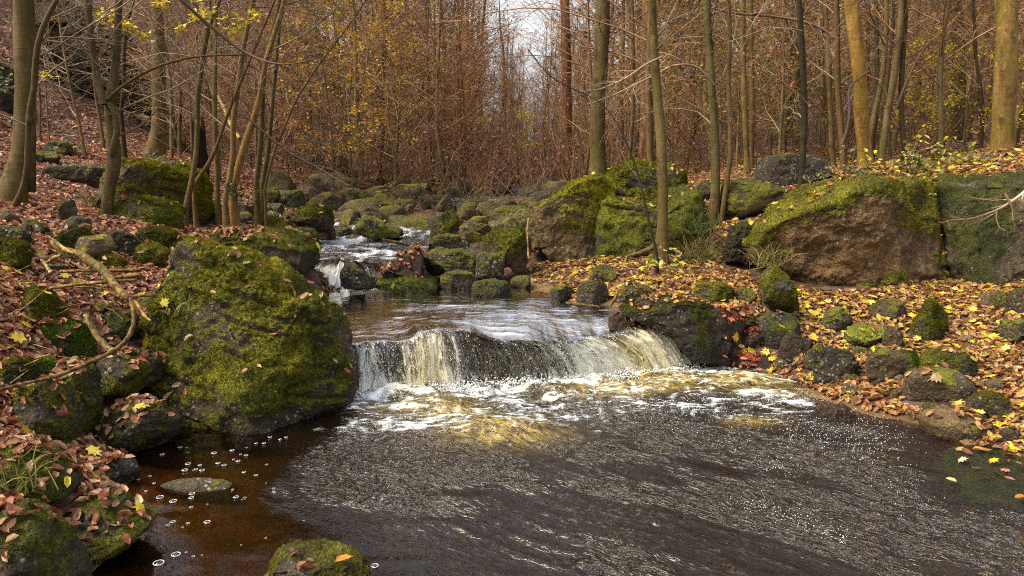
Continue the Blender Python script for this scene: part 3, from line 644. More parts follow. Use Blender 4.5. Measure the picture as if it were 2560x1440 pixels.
for i, (lab, x0, x1, y0, y1, kw) in enumerate(BR):
    kw = dict(kw); kw.setdefault('lichen', .45); kw.setdefault('e', .64); kw['sub'] = 6 if (x1 - x0) > 75 else 5
    kw['name'] = 'boulder' if (x1 - x0) * (y1 - y0) > 7000 else 'stone'
    kw['cat'] = 'rock' if kw['name'] == 'boulder' else 'stone'
    box_rock(lab, x0, x1, y0, y1, 200 + i * 7, **kw)
# the crag high on the left slope
CR = [('mossy crag shelf beside the tall dark block', 150,260,40,190, 15.0),
      ('lowest cracked block of the left crag', 195,275,165,240, 14.2), ('crag block leaning out under the yellow leaf spray', 225,300,95,180, 15.8),
      ('rounded crag top at the upper left corner', 60,190,-30,80, 16.5), ('dark mossy outcrop cut by the left edge', -60,40,150,270, 9.8),
      ('dark crag ledge behind the big left trunk', 60,130,90,170, 15.5), ('broken crag foot left of the banded trunk', 300,375,150,240, 16.5)]
for i, (lab, x0, x1, y0, y1, Y) in enumerate(CR):
    box_rock(lab, x0, x1, y0, y1 + 8, 900 + i * 13, Y=None, tint=(.42, .38, .33), moss=.38, mtint=(.6, .65, .6), facets=9, rough=1.3, square=.3, lichen=.15, wetz=None, group='blocks of the crag on the left slope')
for lab, pts, sd in [('largest fissured dark crag face high on the left slope', [(140,110),(165,50),(210,22),(280,45),(322,110),(318,180),(280,240),(235,255),(195,225),(160,170)], 951),
        ('second dark crag face, left of the largest one', [(62,90),(85,30),(120,10),(165,40),(175,110),(160,190),(110,205),(75,160)], 957), ('low broken crag rib under the banded trunk', [(225,180),(270,160),(330,185),(385,240),(390,280),(340,275),(280,250)], 963)]:
    Yc = float(hit(np.mean([p[0] for p in pts]), max(p[1] for p in pts) + 6)[1]) + .5
    poly_rock(lab, pts, Yc, .9, sd, sub=6, facets=10, rough=1.6, e=.55, tint=(.45, .4, .34), lichen=.15, mtint=(.6, .65, .5), mossfn=moss_front(.12, None, 0, .6, .7), group=None)
# submerged mossy slab at right, just above water
_th = np.linspace(0, 2 * np.pi, 14, endpoint=False)
add_rock('wide moss-stained slab just under the shallow water at the right edge', (2.62, 3.42, -.10), np.stack([np.cos(_th) * .86, np.sin(_th) * .135], 1), .5, 1201, tint=(.55, .55, .46), moss=.55, mtint=(.6, .7, .6), rough=.35, facets=2, sub=6, lichen=.1, wetz=.03, name='slab', cat='slab')

_c = on_plane(490, 1214, 0.0)
add_rock('thin grey slab barely breaking the calm pool surface', (_c[0], _c[1], -.035), np.stack([np.cos(_th) * .215, np.sin(_th) * .06], 1), .075, 1303, sub=5, tint=(.9, .86, .74), moss=.1, rough=.6, facets=2, lichen=.6, wetz=None, name='slab', cat='slab')
# cobbles of the upper stream: copies of a few stones
protos = []
for i in range(9):
    r_ = np.random.default_rng(500 + i)
    th = np.linspace(0, 2 * np.pi, 12, endpoint=False); h = r_.uniform(.5, .85)
    o = np.stack([np.cos(th) * r_.uniform(.85, 1.1, 12), np.sin(th) * h * r_.uniform(.85, 1.1, 12)], 1)
    V, F, mo, wet = rock_shape(o, r_.uniform(.6, .95), 500 + i, 4, e=.64, facets=9 if i % 3 else 4, moss=.22 + .09 * (i % 4))
    protos.append(mesh_np('cobble', V, F, M_ROCK, {'moss': mo, 'wet': wet * 0}))
def cobbles(n, xr, yr, sr, label, group, seed, cond=None):
    r_ = np.random.default_rng(seed); k = 0
    while k < n:
        y = r_.uniform(*yr); px = r_.uniform(*xr); x = (px - 1280) / FPX * y * 1.01
        if cond is not None and not cond(x, y): continue
        s = r_.uniform(*sr) * (1 if r_.random() < .75 else 1.7)
        o = link('cobble', protos[r_.integers(len(protos))], loc=(x, y, float(ground(x, y)) + s * .18))
        o.scale = (s, s * r_.uniform(.8, 1.1), s * r_.uniform(.7, 1.0)); o.rotation_euler = (r_.normal(0, .12), r_.normal(0, .12), r_.uniform(0, 6.28))
        tag(o, label, 'stone', group)
        b = r_.uniform(.8, 1.9); o['tint'] = (b, b * r_.uniform(.85, 1), b * r_.uniform(.55, .75)); m_ = r_.uniform(.7, 1.6); o['mosstint'] = (m_ * 1.15, m_, m_ * 1.2); o['lichen'] = float(r_.uniform(.2, .9))
        k += 1
not_stream = lambda x, y: not (7.0 < y < 9.6 and -2.35 < x < -1.15)
cobbles(85, (690, 1330), (8.6, 12.5), (.08, .24), 'mossy cobble in the near half of the boulder-strewn upper stream bed', 'cobbles in the near upper stream bed', 1, not_stream)
cobbles(85, (760, 1400), (12.5, 20), (.12, .32), 'mossy boulder in the far boulder-strewn stream bed below the thicket', 'boulders in the far stream bed', 2)
cobbles(24, (1000, 1330), (7.3, 9.0), (.05, .13), 'small cobble wedged between the larger blocks right of the upper cascade', 'small cobbles right of the upper cascade', 3)
cobbles(16, (560, 760), (7.3, 10), (.06, .16), 'small stone on the leafy left shore of the upper stream', 'small stones on the left shore', 4)
cobbles(26, (1900, 2560), (3.8, 5.4), (.03, .07), 'small pebble half hidden in leaves on the right shore', 'pebbles on the right shore', 5, lambda x, y: ground(x, y) > .0)
cobbles(14, (0, 420), (3.4, 6.2), (.05, .13), 'small mossy stone half buried in leaves on the left bank', 'small stones of the left bank', 6)

# ------------------------------------------------------------------ water
def poly_dist(px, py, pts):
    d = np.full(px.shape, 1e9); p = np.asarray(pts, float)
    for (ax, ay), (bx, by) in zip(p[:-1], p[1:]):
        vx, vy = bx - ax, (by - ay)
        t = np.clip(((px - ax) * vx + (py - ay) * vy) / (vx * vx + vy * vy + 1e-9), 0, 1)
        d = np.minimum(d, np.hypot(px - ax - t * vx, py - ay - t * vy))
    return d
BASE = [(872,992),(960,985),(1040,975),(1110,965),(1200,960),(1300,965),(1400,958),(1480,948),(1560,942),(1640,938),(1700,930),(1760,912)]
bw = on_plane([p[0] for p in BASE], [p[1] for p in BASE], 0.0)
x, y = np.meshgrid(np.arange(-2.7, 4.7, .0115), np.arange(.5, 5.62, .0125), indexing='ij')
W0 = P3(x, y, 0 * x); px, py = project(W0)
CALM = on_plane([900,850,790,690,640,610,720,850,930,1010], [990,1040,1078,1112,1190,1232,1290,1335,1400,1500], 0.0)
od = np.argsort(CALM[:, 1]); xb = np.interp(y, CALM[od, 1], CALM[od, 0])
chop = sstep(-.12, .3, x - xb + .16 * vn(P3(x * 3, y * 3, 1)))
quiet = sstep(2250, 2450, px - 120 * vn(P3(x * 2, y * 2, 4))) * sstep(1090, 1130, py) * sstep(1330, 1230, py)
dark = np.exp(-((px - 1740) / 190) ** 2 - ((py - 1165) / 75) ** 2) * .75
chop = chop * (1 - .75 * quiet) * (1 - .5 * dark)
dbase = poly_dist(px, py * 1.0, BASE) ; down = py > np.interp(px, [p[0] for p in BASE], [p[1] for p in BASE]) - 6
ca, sa = math.cos(-.66), math.sin(-.66)
fa = x * ca + y * sa; fb = -x * sa + y * ca
rid = lambda p: 1 - 2 * np.abs(vn(p))
big = vn(P3(fa * 1.7, fb * 3.2, .5)); med = rid(P3(fa * 4.6 + .5 * big, fb * 9, 2.2)); sm = rid(P3(fa * 9.5 + .5 * vn(P3(fa * 6, fb * 6, 71)), fb * 21 + .8 * vn(P3(fa * 7, fb * 9, 72)), 5.1)) ** 2; ti = vn(P3(fa * 34, fb * 62, 8))
near = np.exp(-np.maximum(py - np.interp(px, [p[0] for p in BASE], [p[1] for p in BASE]), 0) / 75.0) * sstep(780, 950, px) * sstep(2150, 1800, px)
rough = .55 + .75 * sstep(-.25, .5, vn(P3(fa * 1.1 + .5 * big, fb * 2.6, 61)) + .5 * vn(P3(fa * 3, fb * 7, 62)))
z = chop * (.013 * big + rough * (.0100 * med + .0062 * sm * sstep(-.4, .6, vn(P3(fa * 5, fb * 8, 63))) + .0007 * ti)) + (1 - chop) * .0012 * vn(P3(x * 8, y * 14, 3))
z = z + near * (.028 * vn(P3(x * 5, y * 8, 6)) + .014 * rid(P3(x * 11, y * 17, 7)) + .012)
BULGE = [(1250,1075,120,30,.055),(1090,1015,110,22,.03),(1620,962,150,22,.03),(1860,960,120,22,.03),(1420,1010,120,20,.02)]
for bx, by, rx, ry, a in BULGE: z = z + a * np.exp(-((px - bx) / rx) ** 2 - ((py - by) / ry) ** 2)
STREAK = [([(870,992),(960,985),(1040,978),(1110,975),(1200,972),(1300,972),(1400,965),(1480,955),(1560,948),(1640,944),(1760,930),(1900,948)],15,1.0),
 ([(800,1085),(880,1066),(950,1062),(1080,1042),(1200,1008),(1400,988),(1640,992),(1800,985),(1950,1000),(2040,1022)],10,.95),
 ([(900,1020),(1000,1012),(1100,1000),(1200,990),(1320,985)],10,.85),
 ([(930,1095),(1000,1078),(1120,1052),(1230,1030),(1330,1036),(1420,1062),(1500,1080)],7,.75),
 ([(1190,1115),(1130,1088),(1080,1085)],5,.5), ([(1290,1110),(1360,1100),(1440,1090)],5,.45),
 ([(1640,1002),(1800,1042),(1950,1056),(2060,1052)],9,.6), ([(1700,965),(1800,975),(1900,985),(2000,975)],9,.8),
 ([(1880,948),(2000,972),(2100,1000),(2140,1020)],9,.75), ([(1760,925),(1850,938),(1940,945)],14,.8),
 ([(1500,985),(1620,1010),(1760,1022)],7,.5), ([(1950,1078),(2080,1102),(2180,1132)],8,.45), ([(2120,1030),(2200,1080),(2230,1120)],8,.35),
 ([(1560,1015),(1700,1060),(1850,1120),(2000,1190)],5,.3), ([(1850,1250),(2000,1300),(2120,1345)],4,.28), ([(2060,1040),(2180,1150),(2300,1260)],8,.3)]
foam = np.zeros(x.shape)
wx, wy = px + 30 * vn(P3(x * 4, y * 5, 11)) + 12 * vn(P3(x * 13, y * 13, 12)), py + 11 * vn(P3(x * 4, y * 7, 13)) + 5 * vn(P3(x * 14, y * 20, 14))
brk = vn(P3(x * 7, y * 9, 31)) + .6 * vn(P3(x * 18, y * 24, 32))
for pts, w, a in STREAK: foam = np.maximum(foam, a * (.62 + .5 * brk) * np.exp(-(poly_dist(wx, wy * 1.0, pts) / (w * 1.5)) ** 2) - .12)
env = sstep(790, 900, px) * sstep(2180, 1950, px) * np.exp(-np.maximum(py - np.interp(px, [800, 1000, 1250, 1400, 1700, 2050], [1072, 1080, 1092, 1062, 1025, 1062]), 0) / 22.0) * down
web = rid(P3(x * 3.4 + .6 * big, y * 17 + .5 * vn(P3(x * 5, y * 5, 41)), 17)); web2 = rid(P3(x * 9 + big, y * 40 + .6 * vn(P3(x * 9, y * 9, 42)), 18))
foam = np.maximum(foam, env * (.31 + .36 * sstep(.45, 1, web) + .34 * sstep(.5, 1, web2) + .12 * brk))
foam = np.maximum(foam, (1 - quiet) * chop * .17 * sstep(.55, 1, rid(P3(fa * 16, fb * 30, 51))) * sstep(-.1, .6, vn(P3(fa * 2.2, fb * 4, 52)) + .25))  # faint white flecks on the chop: tiny foam, plus wave glints painted white
lace = sstep(.55, .95, rid(P3(fa * 3.2 + .4 * big, fb * 9, 21))) * sstep(.1, .7, vn(P3(x * 1.3, y * 1.6, 23)) + .45)
foam = np.maximum(foam, .3 * lace * sstep(1700, 2050, px) * sstep(1020, 1080, py) * (1 - quiet) * sstep(1500, 1200, py))
foam[~down & (px > 860) & (px < 1790)] *= .5
amber = np.zeros(x.shape)
for bx, by, rx, ry, a in [(1250,1084,130,30,1.2),(1080,1022,120,20,.8),(1130,1036,90,14,1),(1560,975,180,16,.9),(1640,962,170,22,1),(1860,962,130,22,1),(1000,985,110,12,.8),(1880,1055,60,12,.8),(1440,1000,120,14,.4),(1980,985,60,14,.6)]:
    amber = np.maximum(amber, a * np.exp(-((px - bx) / rx) ** 2 - ((py - by) / ry) ** 2))
for bx, by, rx, ry, sl in [(1150,1236,80,24,.25),(1090,1300,100,22,.22),(1010,1395,80,14,.2),(1330,1205,60,14,.2),(1650,1330,120,16,.16)]:
    yc = on_plane(bx, by, 0.0)[1]; z = z - sl * (y - yc) * np.exp(-((px - bx) / rx) ** 2 - ((py - by) / ry) ** 2)
z = z + foam * .009
depth = np.clip(1 - np.exp(-(0.0 - ground(x, y)) * 9.0), 0, 1) * (.55 + .45 * chop)
depth = np.clip(depth + .35 * chop, 0, 1) * (1 - .45 * quiet)
F = grid_faces(*x.shape)
keep = ((ground(x, y) < .12) | (y < 1.8)).ravel()[F].any(1)
o = link('water', mesh_np('water', P3(x, y, z), F[keep], M_WATER, {'chop': (chop * np.clip(rough, .3, 1.25)).ravel(), 'foam': foam.ravel(), 'amber': np.clip(amber, 0, 1).ravel(), 'depth': depth.ravel()}))
tag(o, 'dark peaty lower pool, foaming below the fall and rippled in front', None, None, 'structure')

def catmull(pts, n):
    p = np.asarray(pts, float); s = np.concatenate([[0], np.cumsum(np.linalg.norm(np.diff(p, axis=0), axis=1))])
    q = np.linspace(0, s[-1], n); out = np.stack([np.interp(q, s, p[:, k]) for k in range(p.shape[1])], 1)
    for _ in range(max(1, n // 60)): out[1:-1] = .25 * out[:-2] + .5 * out[1:-1] + .25 * out[2:]
    return out, q
def curtain(name, label, lip, base, lipY, zl, nu, nv, dens, amb, zbase=0.0, wob=.012, over=.55, wav=False):
    """lip, base: traced photo points; the sheet leaves the lip level and falls to the base"""
    L = at([p[0] for p in lip], [p[1] for p in lip], lipY) if zl is None else on_plane([p[0] for p in lip], [p[1] for p in lip], zl)
    B = on_plane([p[0] for p in base], [p[1] for p in base], zbase)
    L, q = catmull(L, nu); B, _ = catmull(B, nu)
    if wav:
        s0 = np.linspace(0, 1, nu); sb = np.clip(s0 + .05 * np.sin(np.pi * np.clip((s0 - .3) / .7, 0, 1)), 0, 1); B = np.stack([np.interp(sb, s0, B[:, c]) for c in range(3)], 1)
    t = np.linspace(0, 1, nv)[None, :, None]
    if wav:
        L = L + P3(0 * q, .035 * vn(P3(q * 5, 2, 1)) + .015 * vn(P3(q * 15, 2, 2)), .012 * vn(P3(q * 6, 5, 1)) + .007 * vn(P3(q * 18, 5, 3)))
        B = B + P3(0 * q, .05 * vn(P3(q * 4, 8, 1)) - .03 * np.exp(-((q - .45) / .2) ** 2), 0)
        over = np.interp(q / q[-1], [0, .15, .24, .3, .42, .5, .7, 1], [.3, .4, .5, .95, .95, .5, .6, .6])[:, None] + .15 * vn(P3(q * 9, 3, 3))[:, None]
    C = L.copy(); C[:, :2] = L[:, :2] + (B - L)[:, :2] * over; C[:, 2] = L[:, 2] + .01
    Q = (1 - t) ** 2 * L[:, None] + 2 * t * (1 - t) * C[:, None] + t * t * B[:, None]
    d = unit(np.cross(np.gradient(Q, axis=0), np.gradient(Q, axis=1))); d *= np.sign(-d[..., 1:2] + 1e-9)
    U = np.broadcast_to(q[:, None], Q.shape[:2]); seg = np.linalg.norm(np.diff(Q, axis=1), axis=2); Vv = np.concatenate([np.zeros((nu, 1)), np.cumsum(seg, 1)], 1)
    n = vn(P3(U * 16, Vv * 3.0, 1)) + .6 * rid(P3(U * 42, Vv * 7, 4)) + .35 * vn(P3(U * 90, Vv * 22, 7))
    fade = np.clip(t[..., 0] * 4, 0, 1)
    Q = Q + d * (n * wob * fade)[..., None]
    s = np.linspace(0, 1, nu)[:, None]
    D = np.interp(s, *dens) * np.ones((1, nv)); D = D * (.15 + .85 * sstep(.05, .45, t[..., 0])) + .25 * sstep(.75, 1, t[..., 0]); A_ = np.interp(s, *amb) * sstep(.0, .4, t[..., 0])
    D = np.clip(D + .28 * vn(P3(U * 7, Vv * 1.2, 15)) + .16 * vn(P3(U * 30, Vv * 1.0, 16)), 0.03, .92)
    A_ = np.clip(A_ * (.75 + .5 * vn(P3(U * 6, Vv * 3, 19))), 0, 1)
    m = mesh_np(name, Q, grid_faces(nu, nv), M_FALL, {'dens': D.ravel(), 'amber': A_.ravel()}, uv=np.stack([U, Vv], -1).reshape(-1, 2))
    o = link(name, m); tag(o, label, None, None, 'structure')
    return L, B, Q
LIP = [(868,852),(950,850),(1025,842),(1045,826),(1100,824),(1180,834),(1250,850),(1330,856),(1420,851),(1500,838),(1580,820),(1640,806),(1675,800)]
LIPY = np.interp([p[0] for p in LIP], [868, 1040, 1330, 1675], [4.9, 5.0, 4.98, 5.5])
Lw, Bw, FALLQ = curtain('waterfall', 'low curtain of falling water between the huge boulder and the dark wet rock', LIP, BASE, LIPY, None, 520, 70,
        ([0, .06, .14, .22, .30, .36, .42, .48, .6, .75, 1], [.55, .66, .62, .58, .4, .2, .2, .62, .7, .74, .8]),
        ([0, .12, .18, .24, .3, .55, .7, .8, .95, 1], [.05, .1, .7, .6, .05, .1, .5, .95, .9, .5]), wob=.015, wav=True)
# upper pool: from the lip back to the second cascade
BACK = at([790, 850, 950, 1060, 1180, 1290, 1380, 1480, 1560], [700, 700, 700, 700, 700, 705, 720, 750, 775], 7.0); BACK[:, 2] = .36
BACK[:, 1] = [7.2, 7.25, 7.3, 7.3, 7.25, 7.0, 6.6, 6.15, 5.85]; BACK[:, 0] = [-2.0, -1.75, -1.3, -.85, -.35, .1, .5, .95, 1.35]
nu, nv = 520, 330
Bk, _ = catmull(BACK, nu); t = (np.linspace(0, 1, nv) ** 1.25)[None, :, None]
Q = Lw[:, None] * (1 - t) + Bk[:, None] * t
lift = (Lw[:, 2] - .36)[:, None] * np.exp(-(t[..., 0] / .22) ** 2)
Q[..., 2] = .36 + lift
x, y = Q[..., 0], Q[..., 1]; px, py = project(Q)
calm = sstep(1040, 900, px + 60 * vn(P3(x * 2, y * 2, 1))) * sstep(835, 800, py)
ch = np.clip(1 - .8 * calm, 0, 1) * sstep(715, 770, py)
fall_in = np.exp(-((px - 800) / 80) ** 2 - ((py - 712) / 22) ** 2)
z = ch * (.010 * vn(P3(x * 2.2, y * 3.6, 2)) + .0045 * rid(P3(x * 4.2 + .6 * y + .3 * vn(P3(x * 3, y * 3, 8)), y * 8, 3)) + .0018 * rid(P3(x * 12, y * 22, 4))) * np.clip(t[..., 0] * 12, 0, 1)
z = z + .0015 * vn(P3(x * 9, y * 16, 3)) * np.clip(t[..., 0] * 12, 0, 1) + fall_in * (.03 * vn(P3(x * 9, y * 9, 5)) + .02)
Q[..., 2] += z
foam = .85 * fall_in + .0 * ch
dep = np.clip(.72 + .2 * vn(P3(x, y, 6)), 0, 1)
o = link('water', mesh_np('water', Q, grid_faces(nu, nv)[:, ::-1], M_WATER, {'chop': (.02 + .16 * ch).ravel(), 'foam': foam.ravel(), 'amber': 0 * foam.ravel(), 'depth': dep.ravel()}))
tag(o, 'brown upper pool sliding in silvery ripples to the lip of the fall', None, None, 'structure')
# second cascade and the stream above it
curtain('waterfall', 'white tumbling cascade left of the black angular rock', [(770,650),(820,642),(855,640),(885,650)], [(735,718),(790,726),(830,726),(868,720)], None, .6, 110, 50,
        ([0, .5, 1], [.85, .8, .7]), ([0, 1], [.15, .15]), .37, .03, .5)
curtain('waterfall', 'thin glassy cascade sliding over the slope right of the black angular rock', [(880,652),(920,645),(960,640),(1000,640)], [(930,712),(950,712),(968,712),(985,708)], None, .6, 110, 50,
        ([0, .5, 1], [.6, .4, .35]), ([0, 1], [.05, .05]), .37, .015, .6)
xs, ys_ = np.meshgrid(np.linspace(-2.6, -.95, 190), np.linspace(7.2, 10.2, 260), indexing='ij')
zz = .6 + .05 * sstep(8.2, 9.4, ys_) + .10 * sstep(9.2, 10.2, ys_) + .02 * vn(P3(xs * 4, ys_ * 5, 1)) + .016 * rid(P3(xs * 8, ys_ * 8, 2)) + .008 * vn(P3(xs * 22, ys_ * 22, 3))
fo = .36 + .32 * rid(P3(xs * 5, ys_ * 4, 5)) + .2 * vn(P3(xs * 2, ys_ * 2, 6))
o = link('water', mesh_np('water', P3(xs, ys_, zz), grid_faces(190, 260), M_WATER, {'chop': np.ones(xs.size), 'foam': np.clip(fo, 0, .8).ravel(), 'amber': np.zeros(xs.size), 'depth': np.full(xs.size, .8)}))
tag(o, 'white-flecked stretch of stream above the upper cascade', None, None, 'structure')
xs, ys_ = np.meshgrid(np.linspace(-3.0, .6, 120), np.linspace(10.0, 19.0, 200), indexing='ij')
zz = ground(xs * 0 - 1.0 + .45 * np.sin(ys_ * .8), ys_) + .0 + .02 * vn(P3(xs * 3, ys_ * 3, 1)) + .012 * rid(P3(xs * 8, ys_ * 8, 2))
fo = .12 + .3 * rid(P3(xs * 3, ys_ * 3, 5))
ctr = -1.0 + .45 * np.sin(ys_ * .8)
zz = zz - .25 * np.clip(np.abs(xs - ctr) - .75, 0, 1)
o = link('water', mesh_np('water', P3(xs, ys_, zz), grid_faces(120, 200), M_WATER, {'chop': np.ones(xs.size), 'foam': np.clip(fo, 0, .7).ravel(), 'amber': np.zeros(xs.size), 'depth': np.full(xs.size, .8)}))
tag(o, 'far riffles winding between the boulders of the stream bed', None, None, 'structure')

# ledge the water falls over
LW = Lw[::40]; pts = []
nu = 150; L2, _ = catmull(Lw, nu); B2, _ = catmull(Bw, nu); nv = 44
back = L2.copy(); back[:, 1] += .75; back[:, 2] -= .10
top = L2.copy(); top[:, 1] += .13; top[:, 2] -= .045
foot = B2.copy(); foot[:, 1] += .10; foot[:, 2] -= .25
mid = top.copy(); mid[:, :2] = top[:, :2] + (foot - top)[:, :2] * .45 + np.array([0, .02]); mid[:, 2] = top[:, 2] - .05
prof = np.stack([back, top, mid, mid * .35 + foot * .65 + np.array([0, .05, .02]), foot], 1)
tt = np.linspace(0, 4, nv); Q = np.stack([np.stack([np.interp(tt, range(5), prof[i, :, c]) for c in range(3)], 1) for i in range(nu)])
Q = Q + np.stack([0 * Q[..., 0], fbm(Q * 5, 4) * .04 - .0, fbm(Q * 6 + 9, 3) * .02], -1)
V = Q.reshape(-1, 3)
o = link('ledge', mesh_np('ledge', V, grid_faces(nu, nv), M_ROCK, {'moss': np.zeros(len(V)), 'wet': np.full(len(V), .85)}))
tag(o, 'dark red-brown rock ledge behind the thin middle of the falling water', 'ledge')
o['tint'] = (.75, .42, .34); o['mosstint'] = (1, 1, 1); o['lichen'] = 0.0

# droplets and flecks of foam
def specks(name, label, P, R):
    U, F = ico(1)
    V = (P[:, None] + U[None] * R[:, None, None]).reshape(-1, 3)
    FF = (F[None] + (np.arange(len(P)) * len(U))[:, None, None]).reshape(-1, 3)
    o = link(name, mesh_np(name, V, FF, M_FOAM)); tag(o, label, None, None, 'stuff'); return o
n = 2600; iu = rng.integers(0, FALLQ.shape[0], n); iv = np.minimum((rng.random(n) ** .6 * FALLQ.shape[1]).astype(int), FALLQ.shape[1] - 1)
wgt = np.interp(iu / FALLQ.shape[0], [0, .3, .36, .42, .48, 1], [1, .9, .12, .12, .7, 1]); kp = rng.random(n) < wgt
P = FALLQ[iu, iv][kp] + rng.normal(0, .012, (kp.sum(), 3)) - np.array([0, .03, 0]) * rng.random((kp.sum(), 1))
specks('spray', 'white droplets thrown off the falling water', P, rng.uniform(.0012, .0035, len(P)))
n = 3000; s = rng.integers(0, len(Bw), n); P = Bw[s] + np.stack([rng.normal(0, .03, n), -np.abs(rng.normal(0, .07, n)), np.abs(rng.normal(0, .022, n)) + .01], 1)
specks('foam', 'froth heaped along the foot of the falling water', P, rng.uniform(.002, .0075, n))
P = []
for pts, w, a in STREAK[6:]:
    c, q = catmull(np.array(pts, float), 80); m = int(700 * a); i = rng.integers(0, 80, m)
    P.append(on_plane(c[i, 0] + rng.normal(0, w * 5, m), c[i, 1] + rng.normal(0, w * 2.6, m), .014))
P = np.concatenate(P); specks('foam', 'scattered foam flecks drifting downstream over the dark water', P, rng.uniform(.0007, .0026, len(P)))

# bubbles on the calm water
def bubble_mesh(r):
    V = []; F = []
    nr = 20
    for k, el in enumerate(np.linspace(0, math.pi / 2 * .98, 7)):
        for a in np.linspace(0, 2 * math.pi, nr, endpoint=False): V.append((r * math.cos(el) * math.cos(a), r * math.cos(el) * math.sin(a), r * .75 * math.sin(el)))
    F = [(k * nr + a, k * nr + (a + 1) % nr, (k + 1) * nr + (a + 1) % nr, (k + 1) * nr + a) for k in range(6) for a in range(nr)]
    b = len(V); tr = r * .085
    for a in np.linspace(0, 2 * math.pi, nr, endpoint=False):
        for q in np.linspace(0, 2 * math.pi, 5, endpoint=False):
            rr = r + tr * math.cos(q); V.append((rr * math.cos(a), rr * math.sin(a), .004 + tr * math.sin(q)))
    F2 = [(b + a * 5 + q, b + ((a + 1) % nr) * 5 + q, b + ((a + 1) % nr) * 5 + (q + 1) % 5, b + a * 5 + (q + 1) % 5) for a in range(nr) for q in range(5)]
    return mesh_np('bubble', V, [np.array(F), np.array(F2)], [M_BUB, M_FOAM], midx=[0] * len(F) + [1] * len(F2))
BM = bubble_mesh(.01)
bl = [(397,1412,17),(440,1390,14),(785,1362,15),(400,1246,11),(433,1256,11),(480,1237,9),(478,1247,8),(470,1162,8),(518,1308,10),(432,1307,8),(937,1418,12),(237,1210,9),
      (500,1165,6),(462,1178,9),(545,1160,7),(560,1165,7),(535,1135,8),(580,1128,7),(450,1120,7),(405,1138,6),(490,1175,6),(505,1178,8),(310,1238,6),(320,1250,7),(345,1200,6),(375,1192,5),
      (478,1270,6),(470,1310,6),(420,1315,7),(610,1182,6),(640,1190,6),(590,1245,8),(595,1155,7),(615,1140,6),(660,1110,6),(675,1095,6),(700,1100,5),(715,1095,5),(640,1110,5)]
r_ = np.random.default_rng(5)
for k in range(30): bl.append((r_.uniform(270, 760), r_.uniform(1120, 1400), r_.uniform(2.5, 5)))
bigs = 0
for bx, by, r in bl:
    w = on_plane(bx, by, 0.0); rr = r / FPX * w[1] * .8
    if ground(w[0], w[1]) > -.005: continue
    o = link('bubble', BM, loc=(w[0], w[1], .001)); s = rr / .01; o.scale = (s, s, s)
    if r >= 12: tag(o, 'large clear bubble with a bright rim on the calm near water', 'bubble', 'large bubbles on the near water')
    else: tag(o, 'small clear bubble drifting on the calm brown pool', 'bubble', 'small bubbles on the calm pool')

# ------------------------------------------------------------------ stems, branches, twigs
def tubes(P, R, k, closed=False):
    """P (M,n,3) centre lines, R (M,n) radii -> verts, quads"""
    M, n = P.shape[:2]
    T = unit(np.gradient(P, axis=1))
    ref = np.where(np.abs(T[:, :1, 2:3]) > .8, np.array([1., 0, 0]), np.array([0, 0, 1.]))
    A = unit(np.cross(T, np.broadcast_to(ref, T.shape))); B = np.cross(T, A)
    a = np.linspace(0, 2 * np.pi, k, endpoint=False)
    V = P[:, :, None] + (A[:, :, None] * np.cos(a)[None, None, :, None] + B[:, :, None] * np.sin(a)[None, None, :, None]) * R[:, :, None, None]
    idx = np.arange(M * n * k).reshape(M, n, k)
    i0 = idx[:, :-1]; i1 = idx[:, 1:]
    F = np.stack([i0, np.roll(i0, -1, 2), np.roll(i1, -1, 2), i1], -1).reshape(-1, 4)
    return V.reshape(-1, 3), F
def join(parts):
    V = []; F = []; o = 0
    for v, f in parts: V.append(v); F.append(f + o); o += len(v)
    return np.concatenate(V), np.concatenate(F)
def grow(P, R, cnt, lenr, ang, n, r_, up=.1, t0=.2, t1=1.0, flat=0.0, wig=.14, rr=.55, taper=.25, minr=.0):
    M, m = P.shape[:2]; K = M * cnt
    t = (t0 + (t1 - t0) * (np.arange(cnt)[None] + r_.random((M, cnt))) / cnt).reshape(-1)
    pi = np.repeat(np.arange(M), cnt); f = t * (m - 1); i = np.minimum(f.astype(int), m - 2); w = (f - i)[:, None]
    p = P[pi, i] * (1 - w) + P[pi, i + 1] * w
    d = unit(P[pi, i + 1] - P[pi, i]); r0 = R[pi, i] * (1 - w[:, 0]) + R[pi, i + 1] * w[:, 0]
    q = r_.normal(0, 1, (K, 3)); q[:, 2] *= 1 - flat; q = unit(np.cross(np.cross(d, q), d))
    an = ang * r_.uniform(.7, 1.25, K)[:, None]
    dr = unit(d * np.cos(an) + q * np.sin(an))
    L = np.linalg.norm(np.diff(P, axis=1), axis=2).sum(1)[pi] * lenr * (1 - .55 * t) * r_.uniform(.5, 1.2, K)
    out = np.empty((K, n, 3)); out[:, 0] = p; st = (L / (n - 1))[:, None]
    bend = r_.normal(0, wig, (K, 3))
    for s in range(1, n):
        out[:, s] = out[:, s - 1] + dr * st
        dr = unit(dr + np.array([0, 0, up]) + bend * .6 + r_.normal(0, wig, (K, 3)))
    Rn = (np.maximum(r0 * rr, minr))[:, None] * np.linspace(1, taper, n)[None]
    return out, Rn
def leaf_quads(p, r_, size, flat=.5):
    """simple folded leaves (4 verts, 2 tris) for crowns"""
    n = len(p)
    d = unit(r_.normal(0, 1, (n, 3)) * np.array([1, 1, flat])); u = unit(np.cross(d, r_.normal(0, .45, (n, 3)) + np.array([0, 0, 1.])))
    s = (size * r_.uniform(.6, 1.3, n))[:, None]
    nn = np.cross(d, u)
    V = np.stack([p, p + d * s * .5 + u * s * .3 + nn * s * .08, p + d * s, p + d * s * .5 - u * s * .3 + nn * s * .08], 1).reshape(-1, 3)
    b = np.arange(n)[:, None] * 4
    return V, np.concatenate([b + np.array([[0, 1, 2]]), b + np.array([[0, 2, 3]])])
